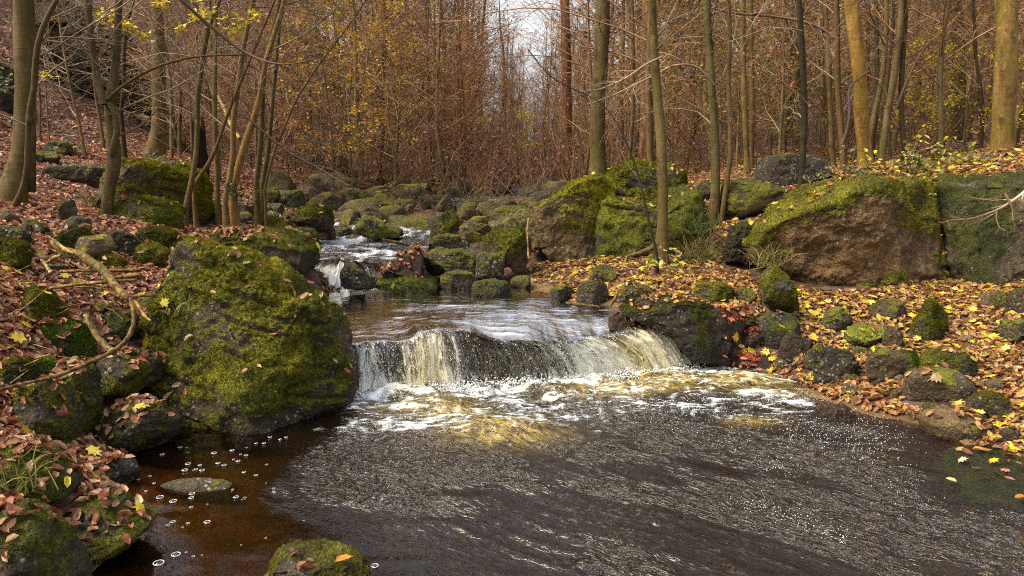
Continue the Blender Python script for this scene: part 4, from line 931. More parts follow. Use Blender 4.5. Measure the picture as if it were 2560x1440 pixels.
PAL = {
 'rust': [(.34,.13,.06), (.26,.10,.045), (.42,.19,.085), (.2,.085,.045)],
 'tan': [(.34,.19,.08), (.27,.14,.06), (.4,.26,.12), (.2,.1,.045)],
 'ochre': [(.40,.26,.075),(.33,.2,.06),(.46,.33,.11),(.25,.16,.05),(.3,.13,.05)],
 'yellow': [(.6,.47,.03), (.5,.38,.03), (.68,.55,.07), (.4,.28,.03)],
 'gold': [(.5,.29,.025), (.42,.22,.03), (.55,.38,.05), (.3,.15,.03)],
 'olive': [(.2,.18,.03), (.27,.24,.05), (.14,.13,.025), (.33,.26,.05)],
 'green': [(.04,.07,.015), (.06,.09,.02), (.1,.12,.02), (.05,.06,.012)],
 'needle': [(.025,.035,.014), (.035,.045,.018), (.05,.05,.02)],
}
def leaf_cols(n, pal, r_, per):
    c = np.array(PAL[pal] if isinstance(pal, str) else pal)
    c = c[r_.integers(0, len(c), n)] * r_.uniform(.75, 1.2, (n, 1))
    return np.repeat(c, per, 0)
def crown_mesh(name, branch_sets, sides, leafpos, size, pal, r_, twigmat=None):
    VV, FF = join([tubes(P, R, k) for (P, R), k in zip(branch_sets, sides)])
    nb = len(FF); F = [FF]; cols = np.zeros((len(VV), 3)) + .1
    V = VV; mi = np.zeros(nb, np.int32)
    if leafpos is not None and len(leafpos):
        LV, LF = leaf_quads(leafpos, r_, size)
        F.append(LF + len(VV)); V = np.concatenate([VV, LV]); cols = np.concatenate([cols, leaf_cols(len(leafpos), pal, r_, 4)])
        mi = np.concatenate([mi, np.ones(len(LF), np.int32)])
    return mesh_np(name, V, F, [twigmat or M_TWIG, M_CROWN], {'leafcol': cols}, midx=mi)
def leaf_spots(P, n, r_, spread=.03):
    M, m = P.shape[:2]; i = r_.integers(0, M, n); f = r_.random(n) ** .7 * (m - 1); k = np.minimum(f.astype(int), m - 2); w = (f - k)[:, None]
    return P[i, k] * (1 - w) + P[i, k + 1] * w + r_.normal(0, spread, (n, 3))

def trace(pts, Y, seed, n=26, wander=.0):
    """traced stem: pts (px, py, width px) from the foot upward -> centre line and radii in metres"""
    p = np.asarray(pts, float); q = np.concatenate([[0], np.cumsum(np.hypot(np.diff(p[:, 0]), np.diff(p[:, 1])))]); s = np.linspace(0, q[-1], n)
    c = np.stack([np.interp(s, q, p[:, k]) for k in range(3)], 1)
    for _ in range(2): c[1:-1] = .25 * c[:-2] + .5 * c[1:-1] + .25 * c[2:]
    r_ = np.random.default_rng(seed)
    W = at(c[:, 0], c[:, 1], Y)
    W[:, 1] += wander * vn(P3(s * .004 + seed, seed, 0))
    return W, c[:, 2] / 2 / FPX * Y * 1.01
def ext_top(W, R, H, r_, n=12):
    d = unit(W[-1] - W[-4]); z0 = W[-1, 2]; L = max(H, .5); st = L / n; P = [W[-1]]; 
    for i in range(n):
        d = unit(d + r_.normal(0, .05, 3) + np.array([0, 0, .06])); P.append(P[-1] + d * st)
    return np.concatenate([W, P[1:]]), np.concatenate([R, np.linspace(R[-1], max(R[-1] * .15, .006), n + 1)[1:]])
def root_down(W, R, flare=1.45):
    g = min(float(ground(W[0, 0], W[0, 1])), W[0, 2]) - .12
    b = W[0].copy(); b[2] = g
    m = W[0] * .5 + W[1] * .5
    return np.concatenate([[b], W]), np.concatenate([[R[0] * flare], R])
def tree(label, Y, pts, seed, H=5, nb=10, tint=(1, 1, 1), leaf=0, pal='rust', extra=(), mat=None, cat='tree', name='tree', t0=.25, lenr=.3, group=None, flare=1.45, sides=12, twigt=(1, 1, 1), size=.05, subt=5, knob=.035):
    r_ = np.random.default_rng(seed)
    W, R = trace(pts, Y, seed, wander=.05)
    W, R = ext_top(W, R, H, r_); W, R = root_down(W, R, flare)
    root = link(name, None, loc=W[0]); tag(root, label, cat, group)
    o0 = W[0].copy()
    def stem(nm, W, R, k):
        V, F = tubes(W[None], R[None], k)
        N = V - np.repeat(W, k, 0)
        V = V + N * (knob * 4 * fbm(P3(V[:, 0] * 7, V[:, 1] * 7, V[:, 2] * 3), 3) * .5 + .1 * vn(V * 2.3))[:, None]
        o = link(nm, mesh_np(nm, V - o0, F, mat or M_BARK), root); o['tint'] = tuple(v * s for v, s in zip(tint, (.78, .74, .66))); return o
    stem('trunk', W, R, sides)
    allP, allR = [W], [R]
    for e in extra:
        nm, pp, up_ = e
        We, Re = trace(pp, Y, seed + 5, wander=.04)
        if up_: We, Re = ext_top(We, Re, up_, r_)
        elif nm == 'branch': Re = np.maximum(Re, .004)
        stem(nm, We, Re, 8); allP.append(We); allR.append(Re)
    sets = []; tw = []
    for Wp, Rp in zip(allP, allR):
        n = 30; s = np.linspace(0, len(Wp) - 1, n)
        A = np.stack([np.interp(s, range(len(Wp)), Wp[:, k]) for k in range(3)], 1)[None]; B = np.interp(s, range(len(Wp)), Rp)[None]
        b1 = grow(A, np.minimum(B, .03), nb, lenr, 1.05, 9, r_, up=.06, t0=t0, rr=.3, minr=.004)
        b2 = grow(*b1, subt, .5, .75, 6, r_, up=.05, flat=.5, t0=.15, rr=.6, minr=.0026)
        b3 = grow(*b2, 4, .5, .7, 4, r_, up=.04, flat=.4, t0=.15, rr=.7, minr=.0018)
        sets += [(b1, 4), (b2, 3), (b3, 3)]; tw.append(b3[0])
    tw = np.concatenate(tw)
    lp = leaf_spots(tw, leaf, r_) if leaf else None
    m = crown_mesh('crown', [(P - o0, R_) for (P, R_), k in sets], [k for _, k in sets], None if lp is None else lp - o0, size, pal, r_)
    c = link('crown', m, root); c['tint'] = twigt
    return root

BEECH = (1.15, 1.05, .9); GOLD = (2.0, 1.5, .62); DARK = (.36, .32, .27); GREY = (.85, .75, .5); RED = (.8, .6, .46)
tree('big smooth trunk at the far left with flared mossy foot', 6.5, [(34,508,84),(44,470,62),(52,400,52),(55,300,48),(55,150,45),(52,0,43)], 1, H=7, nb=9, tint=GREY, extra=[('stem', [(72,480,24),(74,400,20),(78,330,18),(74,290,14)], 0)], t0=.45, flare=1.2)
tree('slim dark stem curving across the big left trunk', 6.15, [(8,545,20),(40,500,15),(58,440,13),(64,350,12),(66,265,13),(82,235,14),(90,170,13),(108,85,12),(128,40,11),(148,0,10)], 2, H=2.5, nb=7, tint=(.7,.62,.5))
tree('forked trunk with a mossy crotch and a long side limb on the left bank', 6.8,
     [(268,568,32),(272,500,27),(277,440,28),(286,390,34),(279,345,26),(270,300,27),(272,250,30),(281,190,19),(286,120,18),(292,0,16)], 3, H=5, nb=8, tint=(.8,.74,.52),
     extra=[('stem', [(266,262,20),(250,205,17),(236,130,16),(226,60,15),(220,0,14)], 5), ('stem', [(284,388,18),(298,330,16),(292,285,15),(276,258,16)], 0),
            ('branch', [(274,250,11),(300,225,9),(350,190,8),(400,165,7),(470,144,6),(540,138,5),(610,137,4)], 0)])
tree('tall pale trunk with dark horizontal bands on the left slope', 11.5, [(386,402,58),(394,350,42),(397,300,34),(396,250,32),(396,150,30),(393,60,28),(390,0,26)], 4, H=8, nb=8, tint=(1.25,1.05,.75), t0=.5)
tree('thin straight stem rising from the slab-sided boulder edge', 7.6, [(466,535,15),(476,480,14),(487,420,13),(491,330,12),(489,250,12),(500,170,12),(514,80,11),(532,30,10),(545,0,9)], 5, H=3, nb=8, tint=(.85,.72,.5), flare=1.2)
tree('thin upright stem between the curved and the straight ones on the left', 8.4, [(541,520,15),(540,450,12),(537,330,11),(536,200,11),(534,90,10),(535,0,9)], 6, H=4, nb=9, tint=(1.05,.88,.6), flare=1.3)
tree('light stem with a kinked foot in the left clump', 8.0, [(563,505,15),(576,440,14),(585,380,14),(584,300,13),(596,220,12),(606,150,12),(622,70,11),(638,0,10)], 7, H=4, nb=9, tint=(1.3,1.05,.7))
tree('bright ochre stem leaning right in the left clump', 8.2, [(585,475,19),(602,410,17),(618,350,17),(640,285,15),(652,240,14),(662,165,13),(684,80,12),(708,0,11)], 8, H=4, nb=9, tint=(1.7,1.25,.7))
tree('dark upright stem behind the ochre leaning one', 8.8, [(640,455,14),(650,380,13),(655,300,12),(660,190,11),(672,120,11),(688,60,10),(700,0,9)], 9, H=4, nb=9, tint=(.7,.66,.42))
tree('dark slender twin stem right of the left clump', 8.9, [(655,466,13),(666,400,12),(674,330,11),(682,230,10),(690,150,9),(704,0,8)], 10, H=3, nb=10, tint=(.72,.66,.45))
tree('bowed thin stem sweeping up from the boulder through the left clump', 7.8, [(488,463,10),(510,430,10),(530,405,10),(545,365,9),(560,315,8),(578,262,8),(604,200,7),(640,110,6),(684,0,5)], 11, H=2, nb=8, tint=(.85,.68,.45))
tree('crooked dark sapling on the slope behind the forked trunk', 10.5, [(302,280,10),(310,215,9),(313,120,9),(322,60,8),(338,0,7)], 12, H=3, nb=9, tint=DARK)
tree('small sapling bent over right of the left clump', 8.6, [(664,475,7),(680,400,6),(706,330,5),(742,245,5),(790,170,4),(850,95,3)], 13, H=.8, nb=12, tint=(.75,.62,.48))
tree('slim straight trunk on the leaf bank in front of the green velvety boulder', 7.15, [(1654,612,36),(1656,560,27),(1658,470,25),(1655,370,24),(1648,270,23),(1640,180,22),(1635,80,21),(1632,0,20)], 14, H=5, nb=8, tint=(.95,.85,.55), t0=.5, flare=1.3,
     extra=[('root', [(1650,600,20),(1630,620,16),(1600,632,12),(1570,640,8)], 0)])
tree('thin dark sapling leaning left before the green velvety boulder', 6.9, [(1642,645,8),(1630,590,7),(1612,520,6),(1600,460,6),(1580,390,5),(1540,300,4),(1500,250,3),(1420,215,3)], 15, H=.4, nb=8, tint=DARK)
tree('stout dark trunk rising behind the boulder group in mid picture', 14, [(1496,425,46),(1494,380,38),(1494,300,36),(1500,200,36),(1506,100,36),(1508,0,34)], 16, H=8, nb=10, tint=(.85,.8,.52), t0=.4)
tree('tall reddish conifer trunk left of the stout dark one', 22, [(1420,420,24),(1418,300,24),(1415,150,23),(1412,0,22)], 17, H=8, nb=14, tint=RED, mat=M_ROUGH, t0=.45)
tree('shaggy trunk with peeling red bark behind the slim straight one', 16, [(1614,360,36),(1616,300,33),(1616,200,30),(1618,100,28),(1620,0,27)], 18, H=8, nb=9, tint=(1.0,.85,.7), mat=M_ROUGH, t0=.5)
tree('dark trunk right of the shaggy one, foot in orange leaves', 8.6, [(1782,550,28),(1788,470,23),(1791,380,22),(1788,300,21),(1779,190,20),(1773,100,19),(1769,0,18)], 19, H=5, nb=8, tint=(.72,.7,.45))
tree('thin leaning stem close beside the dark trunk on the right', 8.5, [(1806,548,14),(1818,470,13),(1828,390,12),(1825,300,11),(1821,200,10),(1822,100,10),(1820,0,9)], 20, H=3, nb=9, tint=(.9,.76,.5))
tree('olive straight trunk, left one of a close pair on the right', 12, [(1872,456,17),(1869,390,15),(1866,320,14),(1862,230,14),(1859,120,14),(1857,0,13)], 21, H=6, nb=8, tint=(1.2,1.05,.6))
tree('olive straight trunk, right one of a close pair on the right', 12.6, [(1878,440,13),(1882,340,12),(1883,260,12),(1881,160,11),(1878,0,11)], 22, H=6, nb=8, tint=(1.0,.85,.5))
tree('grey distant trunk, broad, behind the black slender one', 20, [(1968,405,30),(1970,300,29),(1972,150,28),(1972,0,27)], 23, H=8, nb=8, tint=(.85,.68,.5), mat=M_ROUGH, t0=.5)
tree('grey distant trunk close beside the broad one', 21, [(1992,405,24),(1993,250,23),(1990,100,22),(1988,0,21)], 24, H=8, nb=8, tint=(.8,.62,.46), mat=M_ROUGH, t0=.5)
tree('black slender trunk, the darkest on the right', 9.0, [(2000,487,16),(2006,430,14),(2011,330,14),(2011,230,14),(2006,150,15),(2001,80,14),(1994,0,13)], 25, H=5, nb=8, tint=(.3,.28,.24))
tree('slim brown trunk between the black and the golden ones', 11, [(2082,440,15),(2078,340,13),(2074,230,12),(2071,120,12),(2063,0,11)], 26, H=5, nb=9, tint=(1.0,.82,.5))
tree('knobbly brown trunk just left of the golden one', 10.2, [(2110,452,18),(2106,380,16),(2100,290,15),(2096,210,15),(2094,120,14),(2091,0,13)], 27, H=5, nb=8, tint=(1.05,.82,.5), knob=.06)
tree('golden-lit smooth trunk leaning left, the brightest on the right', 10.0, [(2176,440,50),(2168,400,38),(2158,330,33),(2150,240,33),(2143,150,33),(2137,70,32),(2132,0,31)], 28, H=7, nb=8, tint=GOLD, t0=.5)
tree('thin dark stem leaning behind the golden trunk', 13, [(2180,340,12),(2190,250,11),(2196,160,10),(2195,80,10),(2193,0,9)], 29, H=4, nb=8, tint=(.4,.36,.3))
tree('crooked stem with dark side boughs right of the golden trunk', 11.5, [(2264,395,13),(2258,300,12),(2256,220,11),(2262,130,10),(2268,50,9),(2266,0,9)], 30, H=4, nb=9, tint=(.62,.52,.38))
tree('snaking thin stem between the golden trunk and the crooked one', 12, [(2226,400,9),(2220,320,8),(2216,240,8),(2226,150,7),(2236,60,7),(2236,0,6)], 31, H=3, nb=10, tint=(.7,.58,.4))
tree('dim brown trunk left of the thick trunk at the right edge', 15, [(2384,410,36),(2390,320,32),(2396,220,30),(2394,100,29),(2390,0,28)], 32, H=7, nb=9, tint=(.75,.6,.42), t0=.4)
tree('dark thin stem right of the dim brown trunk', 12, [(2446,405,10),(2454,330,9),(2452,240,8),(2436,140,8),(2434,0,7)], 33, H=4, nb=9, tint=(.5,.4,.3))
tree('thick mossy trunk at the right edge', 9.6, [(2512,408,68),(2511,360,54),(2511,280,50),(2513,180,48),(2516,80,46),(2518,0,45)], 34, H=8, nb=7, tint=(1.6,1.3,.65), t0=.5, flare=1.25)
tree('slender tall tree, left one of a pair before the sky gap', 26, [(1110,465,11),(1112,330,9),(1113,200,8),(1108,100,8),(1100,0,7)], 35, H=5, nb=16, tint=(.8,.7,.5), lenr=.35)
tree('slender tall tree, right one of a pair before the sky gap', 27, [(1122,465,11),(1122,330,9),(1122,200,9),(1128,90,8),(1138,0,7)], 36, H=5, nb=16, tint=(.75,.65,.46), lenr=.35)
tree('dark crooked tree with bent top against the sky gap', 24, [(1160,470,9),(1168,400,9),(1180,300,9),(1190,240,9),(1202,160,8),(1204,90,7),(1213,0,6)], 37, H=4, nb=18, tint=(.4,.34,.28), lenr=.35)
tree('thin tree standing in the sky gap', 34, [(1262,470,7),(1262,330,6),(1263,220,6),(1258,120,5),(1250,60,4)], 38, H=1.5, nb=20, tint=(.6,.5,.4), lenr=.3)
tree('dark stem before the thicket, left of the small yellow sapling', 20, [(1085,470,8),(1083,380,7),(1080,280,6),(1070,150,5),(1064,0,5)], 39, H=3, nb=14, tint=(.6,.5,.38))
tree('stem in the thicket above the dark green shore rock', 17, [(945,470,12),(955,380,10),(958,280,9),(955,150,8),(960,0,7)], 40, H=4, nb=12, tint=(.75,.55,.4))
# limbs overhanging from trees outside the frame
def limb(label, pts, Y, seed, nb=12, tint=(1, 1, 1), lenr=.55, flat=.7, name='branch', cat='branch', sub=5, end=.003):
    r_ = np.random.default_rng(seed); W, R = trace(pts, Y, seed, wander=.3); R = np.maximum(R, end)
    V, F = tubes(W[None], R[None], 7); o = link(name, None, loc=W[0]); tag(o, label, cat)
    b = link('limb', mesh_np('limb', V - W[0], F, M_TWIG), o); b['tint'] = tint
    b1 = grow(W[None], R[None], nb, lenr, .7, 8, r_, up=.0, flat=flat, t0=.25, rr=.6, minr=.003); b2 = grow(*b1, sub, .5, .6, 5, r_, up=.0, flat=flat, t0=.15, rr=.65, minr=.002)
    b3 = grow(*b2, 3, .5, .6, 4, r_, up=.0, flat=flat, rr=.7, minr=.0015)
    VV, FF = join([tubes(*b1, 3), tubes(*b2, 3), tubes(*b3, 3)])
    t = link('twig_spray', mesh_np('twig_spray', VV - W[0], FF, M_TWIG), o); t['tint'] = tint
limb('bleached bare bough reaching in over the dark rock wall from the right', [(2640,440,11),(2560,462,9),(2530,485,8),(2470,520,6),(2400,545,5),(2330,548,3)], 5.4, 71, nb=11, tint=(1.9, 1.9, 1.9), lenr=.4)
limb('bleached twig hanging down at the right edge', [(2500,482,6),(2520,520,5),(2530,560,4),(2555,590,3)], 5.3, 72, nb=4, tint=(1.8, 1.7, 1.6), lenr=.3)
limb('long bare bough crossing the upper left sky side, going down right', [(460,-10,9),(530,60,8),(600,125,7),(660,155,6),(720,165,4),(790,150,3)], 6.5, 73, nb=8, tint=(.6, .5, .4), lenr=.3)
limb('drooping pale bough low over the left shore of the stream', [(625,290,6),(660,320,5),(720,380,5),(790,420,4),(850,455,3)], 8.0, 74, nb=10, tint=(1.3, 1.15, 1.0), lenr=.45)
limb('fine bough arching over the boulder group from the right', [(1780,215,6),(1740,165,5),(1690,160,5),(1620,195,4),(1540,235,4),(1470,260,3)], 8.3, 75, nb=12, tint=(1.3, 1.2, 1.05), lenr=.4)
limb('bare bough spreading between the slim trunk and the stout one', [(1645,150,6),(1610,165,5),(1560,200,4),(1500,225,4),(1440,230,3)], 7.3, 76, nb=10, tint=(1.2, 1.1, 1), lenr=.45)
limb('dark bough rising from the knobbly trunk across the golden one', [(2103,362,8),(2120,315,7),(2130,270,7),(2135,225,6),(2155,200,5),(2200,170,4)], 9.6, 77, nb=6, tint=(.4, .33, .28), lenr=.3)
limb('bowed dark bough forking toward the thick right trunk', [(2252,270,8),(2270,220,7),(2300,160,6),(2330,115,5),(2350,95,4)], 11.2, 78, nb=7, tint=(.4, .33, .28), lenr=.4)
limb('long arching bough high on the right, pale from below', [(1760,25,4),(1830,40,5),(1940,42,6),(2010,52,6),(2060,72,6),(2090,95,7)], 9.8, 79, nb=9, tint=(1.2, 1.1, 1), lenr=.35)

# saplings and trees of the thicket: a few kinds, copied
def kind_sapling(seed, H, r0, nb, leaf, pal, size=.055, lean=.1, t0=.15, lenr=.42, mat=None, up=.06):
    r_ = np.random.default_rng(seed); n = 22
    z = np.linspace(0, H, n); a = r_.uniform(0, 6.28)
    P = np.stack([lean * H * (z / H) ** 1.5 * math.cos(a) + .05 * H * vn(P3(z * .5, seed, 0)) * .4, lean * H * (z / H) ** 1.5 * math.sin(a) + .05 * H * vn(P3(z * .5, seed, 5)) * .4, z - .15], 1)
    R = np.linspace(r0, max(.12 * r0, .004), n)
    V, F = tubes(P[None], R[None], 8 if r0 > .05 else 6)
    tm = mesh_np('trunk', V, F, mat or M_BARK)
    b1 = grow(P[None], np.minimum(R[None], .025), nb, lenr, 1.0, 8, r_, up=up, t0=t0, rr=.55, minr=.005)
    b2 = grow(*b1, 6, .5, .75, 5, r_, up=.04, flat=.5, t0=.1, rr=.65, minr=.0038)
    b3 = grow(*b2, 4, .55, .7, 4, r_, up=.03, flat=.4, t0=.1, rr=.75, minr=.0028)
    lp = leaf_spots(b3[0], leaf, r_) if leaf else None
    return tm, crown_mesh('crown', [b1, b2, b3], [4, 3, 3], lp, size, pal, r_)
SAP = [kind_sapling(300, 4.5, .024, 22, 1100, 'rust', lenr=.5), kind_sapling(301, 6, .035, 26, 350, 'tan'), kind_sapling(302, 3.2, .016, 18, 1300, 'rust', lenr=.55), kind_sapling(303, 7.5, .045, 28, 120, 'tan', lean=.06),
       kind_sapling(304, 5, .03, 24, 1600, [(.34,.13,.06),(.4,.2,.08),(.46,.26,.1)], lenr=.5), kind_sapling(305, 8.5, .05, 26, 60, 'rust', lean=.04), kind_sapling(306, 4, .02, 22, 60, 'tan', lenr=.55, lean=.2)]
OCH = [kind_sapling(330, 4.5, .024, 22, 1000, 'ochre', lenr=.5), kind_sapling(331, 6.5, .038, 26, 900, 'ochre'), kind_sapling(332, 3.4, .018, 18, 900, 'ochre', lenr=.55), SAP[3], SAP[5], SAP[0]]
YEL = [kind_sapling(310, 3.4, .016, 20, 1500, 'yellow', .075, lenr=.5), kind_sapling(311, 5, .025, 24, 2600, [(.62,.37,.03),(.55,.3,.04),(.66,.46,.06),(.4,.2,.04)], .075, lenr=.5), kind_sapling(312, 4.2, .02, 22, 1600, [(.3,.28,.04),(.42,.37,.06),(.2,.19,.03)], .075, lenr=.5)]
TALL = [kind_sapling(320, 15, .13, 34, 350, 'tan', .07, .03, .35, .26), kind_sapling(321, 18, .17, 36, 250, 'rust', .07, .02, .4, .24, M_ROUGH), kind_sapling(322, 13, .09, 34, 500, 'olive', .07, .04, .3, .28), kind_sapling(323, 16, .11, 34, 600, 'rust', .08, .03, .3, .27)]
def plant(kind, label, cat, name, x, y, s, rz, group, tint, twig=(1, 1, 1)):
    root = link(name, None, loc=(x, y, float(ground(x, y)))); root.rotation_euler = (0, 0, rz); root.scale = (s, s, s)
    tag(root, label, cat, group)
    t = link('trunk', kind[0], root); t['tint'] = tint
    c = link('crown', kind[1], root); c['tint'] = twig
    return root
def scatter(n, pxr, yr, kinds, label, group, seed, sr=(.75, 1.3), cond=None, cat='sapling', name='sapling', twig=(1, 1, 1), tb=(.6, 1.2)):
    r_ = np.random.default_rng(seed); k = 0
    while k < n:
        y = math.exp(r_.uniform(math.log(yr[0]), math.log(yr[1]))); px = r_.uniform(*pxr); x = (px - 1280) / FPX * y * 1.01
        if cond is not None and not cond(x, y, px): continue
        b = r_.uniform(*tb)
        plant(kinds[r_.integers(len(kinds))], label, cat, name, x, y, r_.uniform(*sr), r_.uniform(0, 6.28), group, (b, b * .85, b * .62), twig); k += 1
gap = lambda x, y, px: abs(px - 1310) > 75
scatter(44, (640, 1180), (15, 34), SAP, 'russet beech sapling in the tangle left of the sky gap', 'saplings left of the sky gap', 1, twig=(1.5, 1.1, .85))
scatter(34, (1150, 1480), (21, 40), SAP, 'russet beech sapling at the head of the stream bed', 'saplings at the head of the stream bed', 2, (.5, .95), twig=(1.5, 1.1, .85))
scatter(24, (380, 760), (10.5, 20), SAP, 'bare brown sapling on the left slope behind the leaning stems', 'saplings on the left slope', 3, (.6, 1.0), twig=(1.5, 1.3, 1.1))
scatter(36, (1450, 2000), (13, 32), OCH, 'bare brown sapling among the trunks right of the sky gap', 'saplings among the middle trunks', 4, twig=(1.6, 1.25, .95))
scatter(50, (1900, 2620), (11.5, 34), OCH, 'bare brown sapling in the wood behind the golden trunk', 'saplings in the right wood', 5, twig=(1.6, 1.25, .9))
scatter(10, (0, 330), (11, 20), SAP, 'bare sapling clinging to the left slope below the crag', 'saplings below the crag', 6, (.4, .7))
scatter(22, (1450, 2600), (17, 40), TALL[:1] + TALL[2:3] + TALL[:1] + TALL[3:], 'tall forest tree standing in the right wood', 'tall trees of the right wood', 7, (.8, 1.1), cat='tree', name='tree', twig=(1, .8, .65), tb=(.7, 1.2))
scatter(10, (420, 1000), (19, 38), TALL, 'tall forest tree standing on the left valley side', 'tall trees of the left valley side', 8, (.75, 1.0), cat='tree', name='tree', twig=(1, .8, .65), tb=(.6, 1.0))
for lab, kd, px, Y, s in [('small pale-yellow sapling alone at the head of the stream bed', 0, 1318, 21, .62), ('golden-leaved young beech left of the thicket', 1, 850, 11.8, .75), ('second golden-leaved beech, nearer the shore rocks', 1, 890, 12.8, .7),
        ('yellow-green young beech in the thicket before the pair of slender trees', 2, 1060, 22, 1.3), ('yellow sapling beside the crooked tree at the sky gap', 0, 1180, 24, 1.2),
        ('yellow-leaved shrub between the golden trunk and the crooked stem', 0, 2240, 12.5, .62), ('yellow-leaved shrub left of the dim brown trunk', 0, 2330, 13, .6), ('yellow-leaved shrub near the thick right trunk', 0, 2460, 11.5, .5),
        ('olive shrub at the foot of the right pair of olive trunks', 2, 1930, 14, .6), ('yellow-green young tree deep between shaggy and dark trunks', 2, 1720, 22, 1.4), ('yellow-green young tree deep behind the slim brown trunk', 2, 2050, 24, 1.5), ('golden sapling on the right hillside behind the crooked stem', 1, 2290, 19, .9)]:
    plant(YEL[kd], lab, 'sapling', 'sapling', (px - 1280) / FPX * Y * 1.01, Y, s, px, None, (.7, .6, .45))
scatter(9, (1700, 2560), (14, 26), YEL[2:] + YEL[:1], 'yellow-green young beech scattered in the right wood', 'yellow-green saplings of the right wood', 9, (.8, 1.4), twig=(.8, .65, .5))
scatter(5, (700, 1000), (15, 22), YEL[1:], 'gold-tinged sapling in the thicket left of the sky gap', 'gold-tinged saplings in the thicket', 10, (.7, 1.0), twig=(.8, .65, .5))
# sprays of yellow leaves hanging at the top left
def spray(label, pts, Y, n, seed):
    r_ = np.random.default_rng(seed); W, R = trace([(a, b, 4) for a, b in pts], Y, seed, n=12, wander=.2); R = R * 0 + .004
    b1 = grow(W[None], R[None], 9, .4, .8, 6, r_, up=-.02, flat=.8, rr=.7); b2 = grow(*b1, 4, .5, .7, 4, r_, up=0, flat=.8, rr=.8)
    o = link('leafy_branch', crown_mesh('leafy_branch', [(W[None], R[None]), b1, b2], [4, 3, 3], leaf_spots(np.concatenate([b2[0]]), n, r_, .02), .055, [(.72,.58,.03),(.62,.5,.03),(.78,.66,.08)], r_))
    o['tint'] = (.6, .5, .4); tag(o, label, 'branch')
spray('bright yellow beech spray behind the forked trunk, the largest of the yellow sprays', [(200,25),(250,40),(300,60),(350,75)], 8.2, 230, 81)
spray('yellow beech spray below the top edge between banded trunk and left clump', [(640,5),(560,30),(500,45),(455,55)], 7.4, 150, 82)
spray('yellow leaf spray beside the light kinked stem at the top', [(660,0),(610,40),(570,65)], 7.6, 90, 83)
spray('small yellow spray at the top of the banded trunk', [(425,-10),(400,5),(375,8)], 8.0, 45, 84)
spray('tiny yellow-green spray beside the big left trunk', [(70,190),(95,188),(120,190)], 8.5, 26, 85)
# spruces
def spruce(seed, H):
    r_ = np.random.default_rng(seed); n = 14; P = np.stack([np.zeros(n), np.zeros(n), np.linspace(-.2, H, n)], 1); R = np.linspace(.14, .02, n)
    V, F = tubes(P[None], R[None], 7); b1 = grow(P[None], np.minimum(R, .03)[None], 90, .24, 1.35, 6, r_, up=-.03, t0=.12, rr=.5); b2 = grow(*b1, 7, .42, .8, 4, r_, up=-.05, flat=.6, rr=.6)
    return mesh_np('trunk', V, F, M_ROUGH), crown_mesh('crown', [b1, b2], [3, 3], leaf_spots(b2[0], 9000, r_, .06), .16, 'needle', r_)
SPR = [spruce(400, 15), spruce(401, 12)]
for lab, k, px, Y, s in [('dark spruce on the left valley side, the one nearer the sky gap', 0, 1030, 40, 1.0), ('dark spruce on the left valley side, the one farther from the sky gap', 1, 735, 24, 1.0), ('dark spruce half hidden behind the reddish conifer trunk', 0, 1560, 34, 1.0), ('dark spruce behind the grey distant trunks', 1, 1760, 36, 1.3)]:
    plant(SPR[k], lab, 'tree', 'spruce', (px - 1280) / FPX * Y * 1.01, Y, s, px, None, (.7, .6, .5))
# the far-off wood, one mass
def far_wood(n, seed):
    r_ = np.random.default_rng(seed); ks = []
    for s in range(5):
        H = 11 + 1.5 * s; m = 10; z = np.linspace(0, H, m); P = np.stack([.2 * vn(P3(z * .4, s, 0)), .2 * vn(P3(z * .4, s, 4)), z], 1); R = np.linspace(.1 + .012 * s, .02, m)
        b1 = grow(P[None], np.minimum(R, .05)[None], 30, .26, .95, 6, r_, up=.08, t0=.15, rr=.6, minr=.012); b2 = grow(*b1, 6, .55, .75, 4, r_, up=.05, rr=.7, minr=.009); b3 = grow(*b2, 3, .55, .7, 3, r_, up=.03, rr=.8, minr=.008)
        V, F = join([tubes(P[None], R[None], 6), tubes(*b1, 3), tubes(*b2, 3), tubes(*b3, 3)])
        LV, LF = leaf_quads(leaf_spots(b3[0], 700, r_, .1), r_, .15); ks.append((V, F, LV, LF))
    Vs, F4, F3, C = [], [], [], []; off = 0
    for i in range(n):
        while True:
            y = math.exp(r_.uniform(math.log(33), math.log(125))); px = r_.uniform(-150, 2750); x = (px - 1280) / FPX * y
            g0 = float(ground(x, y)); 
            if g0 < 1.5 + .24 * y: break
        V, F, LV, LF = ks[r_.integers(5)]; s = r_.uniform(.7, 1.15)
        c = abs(px - 1310)
        if c < 120:                                      # lower growth where the sky shows between the two valley sides
            topz = 1.5 + y * (.14 + .10 * (c / 120) ** 1.3); s = min(s, max(.12, (topz - g0) / 14.0))
        a = r_.uniform(0, 6.28); ro = np.array([[math.cos(a), -math.sin(a), 0], [math.sin(a), math.cos(a), 0], [0, 0, 1]]) * s
        AV = np.concatenate([V, LV]) @ ro.T + np.array([x, y, g0 - .3])
        Vs.append(AV); F4.append(F + off); F3.append(LF + off + len(V)); off += len(AV)
        pal = ['rust', 'tan', 'ochre', 'gold', 'olive'][r_.choice(5, p=[.05, .25, .35, .1, .25] if px > 1420 else [.4, .28, .14, .1, .08])]
        C.append(np.concatenate([np.zeros((len(V), 3)), leaf_cols(len(LV) // 4, pal, r_, 4)]))
    F4 = np.concatenate(F4); F3 = np.concatenate(F3)
    o = link('far_woods', mesh_np('far_woods', np.concatenate(Vs), [F4, F3], [M_TWIG, M_CROWN], {'leafcol': np.concatenate(C)}, midx=np.concatenate([np.zeros(len(F4)), np.ones(len(F3))])))
    o['tint'] = (.85, .68, .48); tag(o, 'hazy brown wood closing the valley behind the thicket', 'wood', None, 'stuff')
far_wood(270, 90)
